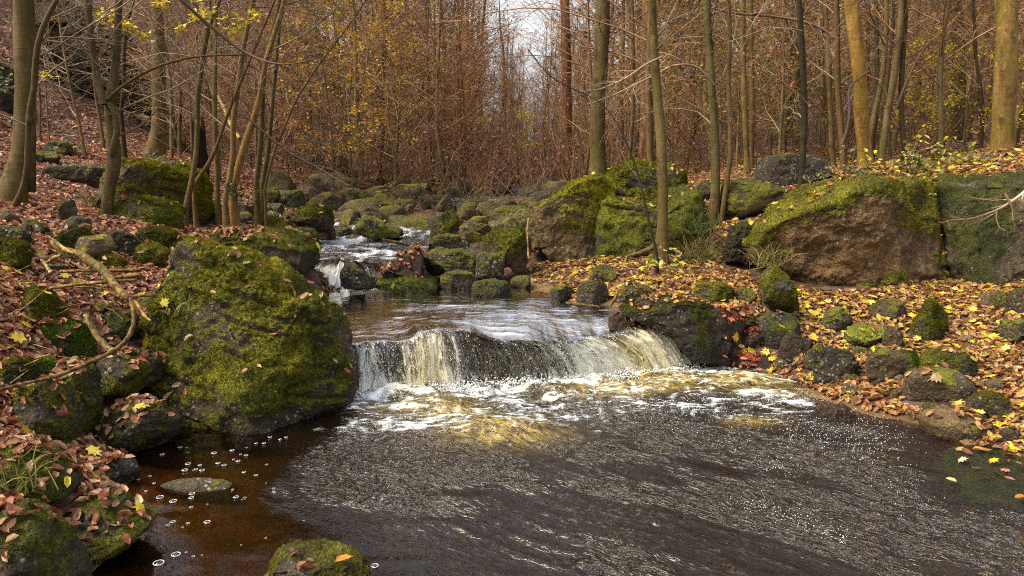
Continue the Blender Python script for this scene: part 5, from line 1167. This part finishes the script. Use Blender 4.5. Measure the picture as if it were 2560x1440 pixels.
# undergrowth haze of fine rusty brush
def brush(n, seed, p0, p1, pal, lab):
    r_ = np.random.default_rng(seed); y = np.exp(r_.uniform(math.log(14), math.log(45), n)); px = r_.uniform(p0, p1, n); x = (px - 1280) / FPX * y
    ok = (np.abs(px - 1200) > 0); P = P3(x, y, ground(x, y))
    d = unit(r_.normal(0, .5, (n, 3)) + np.array([0, 0, 1.0])); L = r_.uniform(.6, 2.2, n); out = np.stack([P + d * (L * t)[:, None] + np.stack([.1 * L * t * t * r_.normal(0, 1, n), 0 * L, 0 * L], 1) for t in np.linspace(0, 1, 5)], 1)
    R = (.005 + .00025 * y)[:, None] * np.linspace(1, .4, 5)[None]
    b2 = grow(out, R, 5, .5, .6, 4, r_, up=.05, rr=.7)
    o = link('undergrowth', crown_mesh('undergrowth', [(out, R), b2], [3, 3], leaf_spots(b2[0], n * 5, r_, .05), .07, pal, r_))
    o['tint'] = (1.0, .72, .55); tag(o, lab, 'undergrowth', None, 'stuff')
brush(1300, 91, 480, 1480, 'rust', 'fine rusty brush between the stems left of the sky gap')
brush(1400, 92, 1400, 2640, 'ochre', 'fine ochre brush covering the floor of the right wood')

# ------------------------------------------------------------------ sticks and dead wood
def stick(label, pts, Y0, Y1, seed, mat=None, tint=(1, 1, 1), name='stick', cat='stick', group=None, k=9, twigs=0, knob=.1):
    r_ = np.random.default_rng(seed); p = np.asarray(pts, float)
    n = 22; q = np.concatenate([[0], np.cumsum(np.hypot(np.diff(p[:, 0]), np.diff(p[:, 1])))]); s = np.linspace(0, q[-1], n)
    c = np.stack([np.interp(s, q, p[:, i]) for i in range(3)], 1)
    c[1:-1] = .25 * c[:-2] + .5 * c[1:-1] + .25 * c[2:]
    Y = np.linspace(Y0, Y1, n); W = at(c[:, 0], c[:, 1], Y); R = c[:, 2] / 2 / FPX * Y
    V, F = tubes(W[None], R[None], k); V = V + (V - np.repeat(W, k, 0)) * (knob * 2 * fbm(V * 14, 3))[:, None]
    a, b = np.arange(k)[::-1], np.arange(k) + (n - 1) * k
    ce = np.array([W[0], W[-1]]); V = np.concatenate([V, ce]); ia, ib = len(V) - 2, len(V) - 1
    caps = np.concatenate([np.stack([a, np.roll(a, -1), np.full(k, ia)], 1), np.stack([b, np.roll(b, -1), np.full(k, ib)], 1)])
    parts4 = F
    if twigs:
        b1 = grow(W[None], R[None], twigs, .22, .8, 5, r_, up=.02, rr=.4, minr=.002); v2, f2 = tubes(*b1, 4)
        parts4 = np.concatenate([F, f2 + len(V)]); V = np.concatenate([V, v2])
    o = link(name, mesh_np(name, V - W[0], [parts4, caps], mat or M_DEAD), loc=W[0]); o['tint'] = tint
    tag(o, label, cat, group); return o
stick('thick bent log with yellow flaking bark, split pale end pointing up left', [(131,604,12),(150,622,20),(194,636,22),(230,655,21),(257,674,21),(275,695,22),(289,716,20),(308,738,18),(325,748,17)], 4.55, 3.95, 1, tint=(.62,.52,.25), name='log', cat='log')
stick('pale split prong beside the flaking end of the bent log', [(131,596,4),(140,606,9),(160,622,10),(185,634,6)], 4.5, 4.3, 2, tint=(1.3,1.1,.75))
stick('long curved branch sweeping from the bent log down to the left edge', [(326,745,10),(336,775,11),(336,815,11),(318,852,11),(290,875,11),(250,895,11),(205,915,10),(150,938,10),(80,955,10),(0,974,11),(-40,985,11)], 3.95, 3.2, 3, tint=(.6,.45,.26), name='branch', cat='branch')
stick('short splintered stub below the bent log', [(340,755,8),(352,775,9),(366,795,8),(378,802,3)], 3.95, 3.85, 4, tint=(1.6,1.2,.7))
stick('upper of two level sticks crossing under the bent log', [(152,679,9),(220,676,9),(290,676,9),(350,675,8)], 4.5, 4.35, 5, tint=(.75,.55,.38))
stick('thick reddish stick just beneath the level one', [(285,695,12),(320,690,12),(352,686,10)], 4.3, 4.25, 6, tint=(.7,.5,.34))
stick('pale brown pole slanting up to the right below the bent log', [(86,727,8),(130,720,8),(200,710,9),(270,704,9),(340,700,8)], 4.2, 4.15, 7, tint=(1.0,.8,.5))
stick('dark knobbly stick ending at the huge boulder', [(302,748,10),(330,742,9),(365,738,8),(390,738,12)], 4.05, 4.1, 8, tint=(.7,.55,.36))
stick('birch-like mottled log sliding down into the leaves', [(215,786,13),(228,815,15),(245,845,17),(268,868,19),(285,880,19)], 4.0, 3.9, 9, tint=(.9,.85,.65), name='log', cat='log')
stick('grey forked stick behind the bent log', [(104,650,8),(116,664,10),(128,684,9)], 4.5, 4.4, 10, tint=(1.1,1.1,.95))
stick('grey stick lying across behind the bent log', [(118,656,9),(140,642,9),(155,638,7)], 4.6, 4.5, 11, tint=(1.0,1.0,.9))
r_ = np.random.default_rng(77)
for i in range(30):
    x0, y0 = r_.uniform(0, 400), r_.uniform(650, 800); a = r_.uniform(-1.0, 1.0) + (math.pi if r_.random() < .5 else 0); l = r_.uniform(30, 95)
    h0 = hit(x0, y0)[1] - .12
    stick('thin dry twig in the stick pile on the left bank', [(x0, y0, 3.2), (x0 + l * .5 * math.cos(a), y0 + l * .5 * math.sin(a) + r_.normal(0, 4), 2.8), (x0 + l * math.cos(a), y0 + l * math.sin(a), 2)], h0, h0 + r_.normal(0, .05), 900 + i, tint=(1.1,.9,.65), name='twig', cat='twig', group='thin twigs of the stick pile', k=5)
for i in range(12):
    x0, y0 = r_.uniform(0, 250), r_.uniform(860, 980); a = r_.normal(.2, .5); l = r_.uniform(30, 80); h0 = hit(x0, y0)[1] - .06
    stick('thin pale stalk lying on the leaves below the curved branch', [(x0, y0, 2.4), (x0 + l * .5, y0 + l * .5 * math.sin(a), 2.2), (x0 + l, y0 + l * math.sin(a), 1.6)], h0, h0, 950 + i, tint=(1.7,1.5,1.2), name='twig', cat='twig', group='pale stalks on the left bank', k=5)
stick('blackened rotten log sloping between the right boulders', [(1850,540,20),(1900,520,26),(1960,500,24),(2000,490,18)], 7.6, 7.8, 20, mat=M_ROT, name='log', cat='log', knob=.25)
stick('fallen grey pole over the far stream bed, slanting up right', [(1010,478,5),(1040,450,5),(1075,420,5),(1100,405,4),(1125,385,3)], 17, 17.5, 21, tint=(1.7,1.5,1.2))
stick('dead pole leaning on the left clump of stems', [(600,345,9),(585,330,9),(560,270,8),(545,240,6)], 9.2, 9.6, 22, tint=(1.6,1.5,1.3))
stick('driftwood stick jammed at the rim of the upper stream', [(955,598,6),(990,606,9),(1020,612,7),(1056,607,5)], 8.0, 8.1, 23, tint=(.5,.42,.34))
stick('thin bare stalk standing against the dark gap of the boulder group', [(1322,650,6),(1320,620,5),(1318,580,5),(1321,545,4)], 7.4, 7.5, 24, tint=(1.2,1.0,.7))
stick('grey stick lying at the pool edge below the tan slab', [(1415,757,7),(1440,761,8),(1480,764,7),(1500,768,5)], 6.0, 5.9, 25, tint=(.5,.45,.35))
stick('short dark stake wedged by the dark wet rock', [(1526,765,8),(1534,752,8),(1542,738,7)], 5.8, 5.8, 26, tint=(.6,.45,.32))
def stump(label, x0, x1, y0, y1, Y, seed, tint):
    r_ = np.random.default_rng(seed); k, n = 40, 16
    a = np.linspace(0, 2 * np.pi, k, endpoint=False); b = at([x0, x1], [y1, y1], Y); cx = b[:, 0].mean(); w = (b[1, 0] - b[0, 0]) / 2; z0 = b[0, 2]; h = at(x0, y0, Y)[2] - z0
    top = h * (.75 + .3 * vn(P3(np.cos(a) * 1.6 + seed, np.sin(a) * 1.6, 0)) + .03 * r_.normal(0, 1, k)); t = np.linspace(-.15, 1, n)
    rr = w * (1.05 - .3 * np.clip(t, 0, 1)) [None] * (1 + .22 * vn(P3(np.cos(a) * 3, np.sin(a) * 3, seed)))[:, None]
    V = np.stack([cx + rr * np.cos(a)[:, None], Y + rr * np.sin(a)[:, None], z0 + top[:, None] * t[None]], -1)
    V = V + (fbm(np.stack([V[..., 0] * 30, V[..., 1] * 30, V[..., 2] * 4], -1), 3) * .1 * w)[..., None] * np.stack([np.cos(a), np.sin(a), 0 * a], -1)[:, None]
    inn = V[:, ::-1].copy(); inn[..., :2] = (inn[..., :2] - np.array([cx, Y])) * .72 + np.array([cx, Y]); inn[:, :, 2] -= .02
    V2 = np.concatenate([V, inn[:, :12]], 1); m = V2.shape[1]; i = np.arange(k * m).reshape(k, m); j = np.roll(i, -1, 0)
    F = np.stack([i[:, :-1], j[:, :-1], j[:, 1:], i[:, 1:]], -1).reshape(-1, 4)
    base = np.array([cx, Y, z0]); o = link('stump', mesh_np('stump', V2.reshape(-1, 3) - base, F, M_ROT), loc=base); tag(o, label, 'stump'); o['tint'] = tint
stump('hollow rotten stump with splintered rim left of the leaning stems', 482, 522, 290, 430, 9.8, 1, (1, 1, 1))


# ------------------------------------------------------------------ fallen leaves
SV = np.concatenate(SOLV); SF = np.concatenate(SOLF)
bvh = BVHTree.FromPolygons(SV.tolist(), SF.tolist())
def drop(x, y):
    P, N, ok = [], [], []
    for a, b in zip(x, y):
        h = bvh.ray_cast(Vector((a, b, 30)), Vector((0, 0, -1)))
        if h[0] is None: P.append((0, 0, 0)); N.append((0, 0, 1)); ok.append(False)
        else: P.append(h[0][:]); N.append(h[1][:]); ok.append(True)
    return np.array(P), np.array(N), np.array(ok)
LBEECH = np.array([(0,0,0),(.5,0,-.04),(1,0,.03),(.22,.24,.10),(.68,.22,.10),(.22,-.24,.10),(.68,-.22,.10)])
FBEECH = np.array([(0,1,3),(3,1,4),(1,2,4),(0,5,1),(5,6,1),(1,6,2)])
_ang = np.radians([0, 18, 36, 54, 75, 100, 130, 180, 230, 260, 285, 306, 324, 342]); _rad = np.array([.62, .34, .5, .30, .5, .26, .34, .2, .34, .26, .5, .30, .5, .34])
LMAPLE = np.concatenate([[(0, 0, 0)], np.stack([_rad * np.cos(_ang), _rad * np.sin(_ang), .10 * (_rad - .2)], 1)])
FMAPLE = np.array([(0, i + 1, (i + 1) % 14 + 1) for i in range(14)])
LSIMP = np.array([(0,0,0),(.5,.27,.08),(1,0,0),(.5,-.27,.08)]); FSIMP = np.array([(0,1,2),(0,2,3)])
def leaf_mesh(P, N, size, col, shape, tilt, r_, lift=.004):
    T, F = shape; n = len(P); k = len(T)
    N = unit(N + r_.normal(0, tilt, (n, 3)))
    N[N[:, 2] < 0] *= -1
    u = unit(np.cross(N, r_.normal(0, 1, (n, 3)))); v = np.cross(N, u)
    cur = r_.normal(1.2, 1.2, n)[:, None]; bend = r_.normal(0, .35, n)[:, None]
    t = T[None]; s = size[:, None]
    zz = t[..., 2] * cur + bend * (t[..., 0] - .5) ** 2
    V = P[:, None] + N[:, None] * (lift + r_.random(n)[:, None, None] * .02) + u[:, None] * ((t[..., 0] - .5) * s)[..., None] + v[:, None] * (t[..., 1] * s)[..., None] + N[:, None] * (zz * s)[..., None]
    FF = (F[None] + (np.arange(n) * k)[:, None, None]).reshape(-1, F.shape[1])
    return V.reshape(-1, 3), FF, np.repeat(col, k, 0)
LEFT = np.array([(.36,.145,.07),(.27,.09,.045),(.44,.21,.11),(.19,.06,.03),(.52,.30,.16),(.11,.04,.02),(.38,.15,.08),(.56,.38,.21)])
RIGHT = np.array([(.36,.16,.05),(.27,.10,.035),(.44,.24,.08),(.17,.06,.025),(.5,.33,.13),(.12,.045,.02),(.38,.19,.055),(.5,.36,.07),(.33,.19,.08)])
YELL = np.array([(.66,.52,.03),(.6,.44,.04),(.7,.58,.1),(.55,.36,.03)])
acc = {'near': [], 'far': []}
def litter(n, xr, yr, pal, size, kind, seed, rockp=.12, tilt=.35, cond=None, yfrac=0.0, clump=.0):
    r_ = np.random.default_rng(seed); x = r_.uniform(*xr, n); y = r_.uniform(*yr, n)
    if cond is not None: m = cond(x, y); x, y = x[m], y[m]
    P, N, ok = drop(x, y); g = ground(x, y)
    onrock = P[:, 2] > g + .015
    patch = vn(P3(P[:, 0] * 3.1, P[:, 1] * 3.1, 7.7))
    ok &= ~onrock | ((N[:, 2] > .72) & (r_.random(len(x)) < rockp + .5 * sstep(.35, .7, patch)))
    ok &= P[:, 2] > water_level(x, y) + .02
    ok &= ~((np.abs(x + 1.65) < .75) & (y > 7.1) & (y < 10) & (P[:, 2] < .72))
    ok &= N[:, 2] > .35
    if clump: ok &= vn(P3(x * 2.3, y * 2.3, 4.4)) + r_.normal(0, .25, len(x)) > clump - 1
    P, N = P[ok], N[ok]; m = len(P)
    c = pal[r_.integers(0, len(pal), m)] * r_.uniform(.7, 1.15, (m, 1))
    yl = r_.random(m) < yfrac * (1 + 1.2 * vn(P3(P[:, 0] * 1.1, P[:, 1] * 1.1, 3)))
    sz = size * r_.uniform(.65, 1.25, m)
    if yl.any():
        cy = YELL[r_.integers(0, len(YELL), yl.sum())] * r_.uniform(.8, 1.1, (yl.sum(), 1))
        acc['near'].append(leaf_mesh(P[yl], N[yl], sz[yl] * 1.45, cy, (LMAPLE, FMAPLE), tilt * .6, r_, .012))
    q = ~yl; br = r_.random(m) < .0
    acc[kind].append(leaf_mesh(P[q], N[q], sz[q], c[q], (LBEECH, FBEECH) if kind == 'near' else (LSIMP, FSIMP), tilt, r_))
litter(21000, (-3.4, -.7), (1.6, 5.8), LEFT, .054, 'near', 1, rockp=.06, yfrac=.008)
litter(3000, (-2.3, -1.0), (1.7, 3.1), LEFT, .056, 'near', 21, rockp=.55, yfrac=.01)
litter(2600, (-2.9, -1.9), (2.9, 4.3), LEFT, .056, 'near', 22, rockp=.5, yfrac=.01)
litter(12000, (-5.5, -1.5), (5.2, 8), LEFT, .056, 'near', 2, rockp=.08, yfrac=.004)
litter(26000, (.2, 5.0), (3.3, 6.6), RIGHT, .052, 'near', 3, rockp=.05, yfrac=.055, cond=lambda x, y: x > .1)
litter(15000, (.2, 5.5), (6.2, 10.5), RIGHT, .056, 'near', 4, rockp=.06, yfrac=.05)
litter(6000, (2.6, 6.5), (5.6, 9), RIGHT, .065, 'near', 14, rockp=.3, yfrac=.08, cond=lambda x, y: x > 3.3)
litter(24000, (-9, -1.8), (7.5, 13), LEFT, .07, 'far', 5, rockp=.08)
litter(30000, (-15, -3), (11, 20), LEFT * 1.05, .085, 'far', 6, rockp=.1)
litter(30000, (1.2, 13), (9, 19), RIGHT * .95, .08, 'far', 7, rockp=.06)
litter(3000, (-3, 1.5), (8, 15), RIGHT, .06, 'far', 8, rockp=.1)
litter(900, (-1.42, -.85), (6.75, 7.5), LEFT * np.array([1.1, .95, .9]), .06, 'near', 31, rockp=1.0, cond=lambda x, y: y > 6.9)
litter(700, (-2.75, -2.2), (6.1, 6.6), LEFT, .055, 'near', 32, rockp=.9)
litter(350, (1.55, 1.85), (5.25, 5.6), LEFT * np.array([1.2, .7, .6]), .055, 'near', 33, rockp=1.0)
for kd, nm, lab in (('near', 'fallen_leaves', 'curled beech and maple leaves carpeting both banks'), ('far', 'fallen_leaves', 'rusty leaf litter on the slopes and the wood floor')):
    V = []; F = []; C = []; o_ = 0
    for v, f, c in acc[kd]: V.append(v); F.append(f + o_); C.append(c); o_ += len(v)
    o = link(nm, mesh_np(nm, np.concatenate(V), np.concatenate(F), M_LEAF, {'leafcol': np.concatenate(C)}, smooth=kd == 'near')); tag(o, lab, 'leaves', None, 'stuff')
# single leaves one can point at
def one_leaf(label, px, py, size, col, shape, seed, z=None, Y=None):
    r_ = np.random.default_rng(seed); o0 = Vector((0, 0, CZ)); d = Vector((at(px, py, 3.0) - np.array([0, 0, CZ])).tolist()).normalized()
    if z is not None: P = on_plane(px, py, z); N = np.array([0, 0, 1.])
    else:
        h = bvh.ray_cast(o0, d)
        if h[0] is None: return
        P = np.array(h[0][:]); N = np.array(h[1][:])
        if N @ np.array(d) > 0: N = -N
    V, F, C = leaf_mesh(np.zeros((1, 3)), N[None], np.array([size]), np.array([col]), shape, .12, r_, .008)
    o = link('leaf', mesh_np('leaf', V, F, M_LEAF, {'leafcol': C}), loc=P); tag(o, label, 'leaf')
MP, BE = (LMAPLE, FMAPLE), (LBEECH, FBEECH)
YL, OR, PK, TN, BR_ = (.7,.58,.06), (.55,.24,.03), (.42,.2,.15), (.5,.36,.2), (.3,.11,.06)
for i, (lab, px, py, s, c, sh, z) in enumerate([
 ('yellow maple leaf with long stalk on the left flank of the huge boulder', 428, 748, .075, YL, MP, None), ('small tan leaf low on the right shoulder of the huge boulder', 731, 790, .045, TN, BE, None),
 ('pink-brown leaf on the crest of the huge boulder, topmost of its leaves', 716, 706, .06, PK, BE, None), ('pale pink leaf lying below the topmost leaf of the huge boulder', 728, 735, .07, PK, BE, None), ('rust leaf beside the pale pink one on the huge boulder', 722, 722, .06, BR_, BE, None),
 ('pale leaf at the right rim of the huge boulder', 805, 742, .05, TN, BE, None), ('orange leaf standing upright on the lichen-faced rock', 860, 1408, .07, OR, BE, None),
 ('yellow maple leaf on the stone that roofs the dark hollow', 272, 930, .06, YL, MP, None), ('large yellow-green maple leaf above the leaf-topped stone', 375, 975, .085, (.55,.5,.06), MP, None),
 ('yellow maple leaf beside the sharp-ridged rock', 68, 972, .075, YL, MP, None), ('yellow leaf at the left edge below the curved branch', 20, 992, .07, YL, MP, None), ('yellow maple leaf high at the left edge near the sticks', 8, 698, .07, YL, MP, None),
 ('yellow leaf halfway down the near left bank', 80, 1132, .06, YL, BE, None), ('yellow leaf on the tip of the near left mossy ledge', 160, 1212, .05, YL, BE, None),
 ('yellow maple leaf floating at the bottom left, upper one', 225, 1408, .075, YL, MP, .012), ('yellow maple leaf floating at the bottom left, lower one', 212, 1432, .075, YL, MP, .012), ('orange leaf floating beside the two yellow ones', 195, 1422, .06, OR, BE, .012),
 ('yellow leaf on the black cushion rock at the back of the pool', 981, 708, .08, YL, MP, None), ('yellow leaf on the shore right of the dark layered rock', 793, 627, .11, YL, MP, None),
 ('large curled tan leaf on the dark oval stone', 2345, 940, .10, (.5,.3,.17), MP, None), ('second curled tan leaf on the dark oval stone', 2330, 952, .08, TN, MP, None),
 ('orange leaf on the submerged slab, leftmost in its row', 2444, 1132, .05, OR, BE, .03), ('pale stalked leaf on the submerged slab', 2418, 1157, .055, (.6,.52,.3), MP, .03), ('bright yellow leaf on the submerged slab', 2432, 1178, .055, YL, MP, .03),
 ('pinkish leaf on the submerged slab', 2498, 1178, .06, PK, MP, .03), ('pale yellow leaf at the rim of the submerged slab', 2378, 1208, .06, (.6,.52,.2), BE, .03), ('pink leaf low on the submerged slab', 2520, 1212, .05, PK, BE, .03), ('rust leaf at the right end of the slab', 2550, 1250, .06, OR, BE, .03),
 ('yellow maple leaf on the dark wet rock, left one', 1828, 758, .085, YL, MP, None), ('yellow maple leaf on the dark wet rock, right one', 1868, 764, .085, YL, MP, None), ('small yellow leaf on the face of the dark wet rock', 1690, 762, .06, (.6,.38,.04), BE, None),
 ('big yellow maple leaf at the left foot of the dark round boulder', 1828, 842, .09, (.65,.45,.04), MP, None), ('yellow leaf at the water line beside the brown shore stone', 2172, 888, .085, YL, MP, None), ('yellow maple leaf at the right edge of the leaf bank', 2480, 952, .09, YL, MP, None),
 ('reddish leaf stuck to the right base of the huge boulder', 866, 928, .05, (.4,.12,.06), BE, None)]):
    one_leaf(lab, px, py, s, c, sh, 40 + i, z)

# ------------------------------------------------------------------ low plants
def tuft_grass(label, px, py, n, h, cols, seed, droop=.5, Y=None, name='grass_tuft', cat='grass tuft'):
    r_ = np.random.default_rng(seed); h0 = hit(px, py) if Y is None else at(px, py, Y); w = np.array(h0)
    b = r_.normal(0, .035 + h * .12, (n, 3)) * np.array([1, 1, 0]); d = unit(r_.normal(0, .5, (n, 3)) + np.array([0, 0, 1.1])); L = h * r_.uniform(.5, 1.2, n)
    m = 6; P = np.empty((n, m, 3)); P[:, 0] = b; dr = d.copy()
    for i in range(1, m): P[:, i] = P[:, i - 1] + dr * (L / (m - 1))[:, None]; dr = unit(dr + np.array([0, 0, -droop]) * i / m + r_.normal(0, .05, (n, 3)))
    sd = unit(np.cross(d, r_.normal(0, 1, (n, 3)))) * .0028
    wd = np.array([1, 1, .9, .75, .5, .1])[None, :, None]
    V = np.stack([P - sd[:, None] * wd, P + sd[:, None] * wd], 2).reshape(-1, 3)
    i = np.arange(n * m * 2).reshape(n, m, 2); F = np.stack([i[:, :-1, 0], i[:, :-1, 1], i[:, 1:, 1], i[:, 1:, 0]], -1).reshape(-1, 4)
    o = link(name, mesh_np(name, V, F, M_GRASS, {'leafcol': leaf_cols(n, cols, r_, m * 2)}), loc=w - np.array([0, 0, .02])); tag(o, label, cat)
STRAW = [(.25,.19,.06),(.18,.15,.04),(.32,.25,.1),(.1,.1,.02)]
tuft_grass('drooping straw-coloured grass tuft by the dark rotten mound', 1745, 652, 420, .34, STRAW, 1, .7)
tuft_grass('green grass clump at the right end of the velvety boulder', 1745, 578, 160, .28, [(.1,.13,.02),(.16,.18,.04),(.2,.2,.06)], 2, .6, 7.5)
tuft_grass('yellow-green grass tuft on the near left ledge', 18, 1215, 120, .16, [(.2,.2,.04),(.28,.25,.07),(.1,.12,.02)], 3, .6, 2.6)
tuft_grass('long grass hanging over the left foot of the brown boulder', 1915, 660, 110, .3, STRAW, 4, .9, 6.3)
tuft_grass('dry grass tuft hanging in the gully on the left slope', 235, 520, 130, .3, STRAW, 5, .9)
tuft_grass('few pale grass blades on the left flank of the huge boulder', 430, 775, 14, .12, [(.3,.28,.1)], 6, 1.0, 4.05)
def bramble(label, px, py, Y, n, seed, pal, size=.07, h=.35, name='bramble', cat='plant', w=.07):
    r_ = np.random.default_rng(seed); P0 = at(px, py, Y)
    k = max(4, n // 8); b = r_.normal(0, w, (k, 3)) * np.array([1, .7, 0]); d = unit(r_.normal(0, .9, (k, 3)) + np.array([0, 0, .9])); L = h * r_.uniform(.7, 1.3, k); m = 6
    P = np.empty((k, m, 3)); P[:, 0] = b
    for i in range(1, m): P[:, i] = P[:, i - 1] + d * (L / (m - 1))[:, None]; d = unit(d + r_.normal(0, .12, (k, 3)) + np.array([0, 0, -.1]))
    R = np.full((k, m), .003)
    sp = leaf_spots(P, n, r_, .03); V, F, C = leaf_mesh(sp, np.tile([0, -.3, 1.], (n, 1)), size * r_.uniform(.6, 1.2, n), np.array(PAL[pal] if isinstance(pal, str) else pal)[r_.integers(0, 3, n)], BE, .5, r_, 0)
    tv, tf = tubes(P, R, 4)
    o = link(name, mesh_np(name, np.concatenate([tv, V]), [tf, F + len(tv)], [M_TWIG, M_CROWN], {'leafcol': np.concatenate([np.zeros((len(tv), 3)), C])}, midx=np.concatenate([np.zeros(len(tf)), np.ones(len(F))])), loc=P0); tag(o, label, cat); o['tint'] = (.7, .6, .4)
GY = [(.12,.15,.03),(.3,.3,.05),(.5,.45,.06)]
for i, (lab, px, py, Y, n, pal, h) in enumerate([('green bramble on top of the dark rock wall, its leaves large and dark', 2285, 440, 8.2, 90, 'green', .3), ('yellow-leaved seedling on the ledge left of the dark bramble', 2225, 430, 8.0, 30, 'yellow', .3), ('yellow maple seedling standing tallest on the ledge', 2275, 400, 8.3, 26, 'yellow', .5),
   ('yellowing bramble on the ledge right of the dark one', 2345, 425, 8.3, 90, GY, .35), ('pale yellowing shrub at the foot of the thick right trunk', 2420, 420, 8.8, 90, GY, .4), ('grey-green herb patch at the foot of the golden trunk', 2150, 440, 8.6, 110, [(.14,.15,.06),(.2,.2,.09),(.3,.28,.1)], .35),
   ('pale green herb beside the knobbly trunk', 2100, 455, 8.4, 60, [(.14,.15,.06),(.2,.2,.09),(.3,.28,.1)], .35), ('yellow fern at the foot of the slim straight trunk', 1668, 660, 6.7, 40, [(.45,.45,.05),(.35,.38,.05),(.5,.45,.1)], .2), ('frosty green herb patch on the left slope, upper one', 165, 375, 11, 70, [(.16,.18,.09),(.22,.23,.12),(.1,.12,.05)], .2),
   ('frosty green herb patch on the left slope, lower one', 125, 395, 10.5, 70, [(.16,.18,.09),(.22,.23,.12),(.1,.12,.05)], .2), ('frosty green herb at the foot of the banded trunk', 385, 405, 11, 40, [(.16,.18,.09),(.22,.23,.12),(.1,.12,.05)], .15), ('dark fern hanging by the mossy rock under the left clump', 590, 490, 8, 40, 'green', .2),
   ('small pale fern at the upper left rock slope', 15, 215, 9.5, 60, [(.16,.18,.09),(.22,.23,.12),(.1,.12,.05)], .3)]):
    bramble(lab, px, py, Y, n, 500 + i, pal, h=h, name='fern' if 'fern' in lab else 'herb' if 'herb' in lab else 'seedling' if 'seedling' in lab else 'bramble')

# ------------------------------------------------------------------ sky, sun, camera
SUN_EL, SUN_AZ = 50, -108          # azimuth from straight ahead, negative = left
w = NT('World', True); scene.world = w.m
sky = w.n('ShaderNodeTexSky', sky_type='NISHITA'); sky.sun_disc = False; sky.sun_elevation = math.radians(SUN_EL); sky.sun_rotation = math.radians(SUN_AZ); sky.dust_density = 3.0; sky.air_density = 1.0
tz = w.n('ShaderNodeSeparateXYZ', {0: w.n('ShaderNodeTexCoord').outputs['Generated']}).outputs[2]
val = w.math('MULTIPLY_ADD', w.math('MAXIMUM', tz, 0.0), 1.25, .72)      # overcast: brighter overhead
cl = w.noise(w.n('ShaderNodeTexCoord').outputs['Generated'], 2.6, 4, .6)
sat = w.math('MULTIPLY_ADD', w.math('MULTIPLY', w.rng(cl, .47, .58), w.rng(tz, .3, .55)), 1.0, .08)   # blue breaks in the cloud overhead
hs = w.n('ShaderNodeHueSaturation', {'Saturation': sat, 'Value': val, 'Color': sky.outputs[0]})
bg = w.n('ShaderNodeBackground', {'Color': hs.outputs[0], 'Strength': .085}); w.n('ShaderNodeOutputWorld', {'Surface': bg.outputs[0]})
sl = bpy.data.lights.new('sun', 'SUN'); sl.energy = 1.5; sl.angle = math.radians(24); sl.color = (1, .86, .6)
so = bpy.data.objects.new('sun', sl); COL.objects.link(so)
el, az = math.radians(SUN_EL), math.radians(SUN_AZ)
dirv = Vector((math.sin(az) * math.cos(el), math.cos(az) * math.cos(el), math.sin(el)))
so.rotation_euler = dirv.to_track_quat('Z', 'Y').to_euler(); so.location = (0, 0, 40)
cam = bpy.data.cameras.new('camera'); cam.sensor_width = 36; cam.lens = 26; cam.clip_start = .05; cam.clip_end = 600
co = bpy.data.objects.new('camera', cam); COL.objects.link(co); co.location = (0, 0, CZ); co.rotation_euler = (math.radians(90) - PITCH, 0, 0)
scene.camera = co
scene.view_settings.view_transform = 'Standard'; scene.view_settings.look = 'None'; scene.view_settings.exposure = 1.65; scene.view_settings.gamma = 1.0
cy = scene.cycles
cy.use_denoising = False; cy.pixel_filter_type = 'BLACKMAN_HARRIS'; cy.filter_width = 1.1
cy.max_bounces = 6; cy.diffuse_bounces = 3; cy.glossy_bounces = 3; cy.transmission_bounces = 4; cy.transparent_max_bounces = 12
cy.caustics_reflective = False; cy.caustics_refractive = False; cy.sample_clamp_indirect = 4
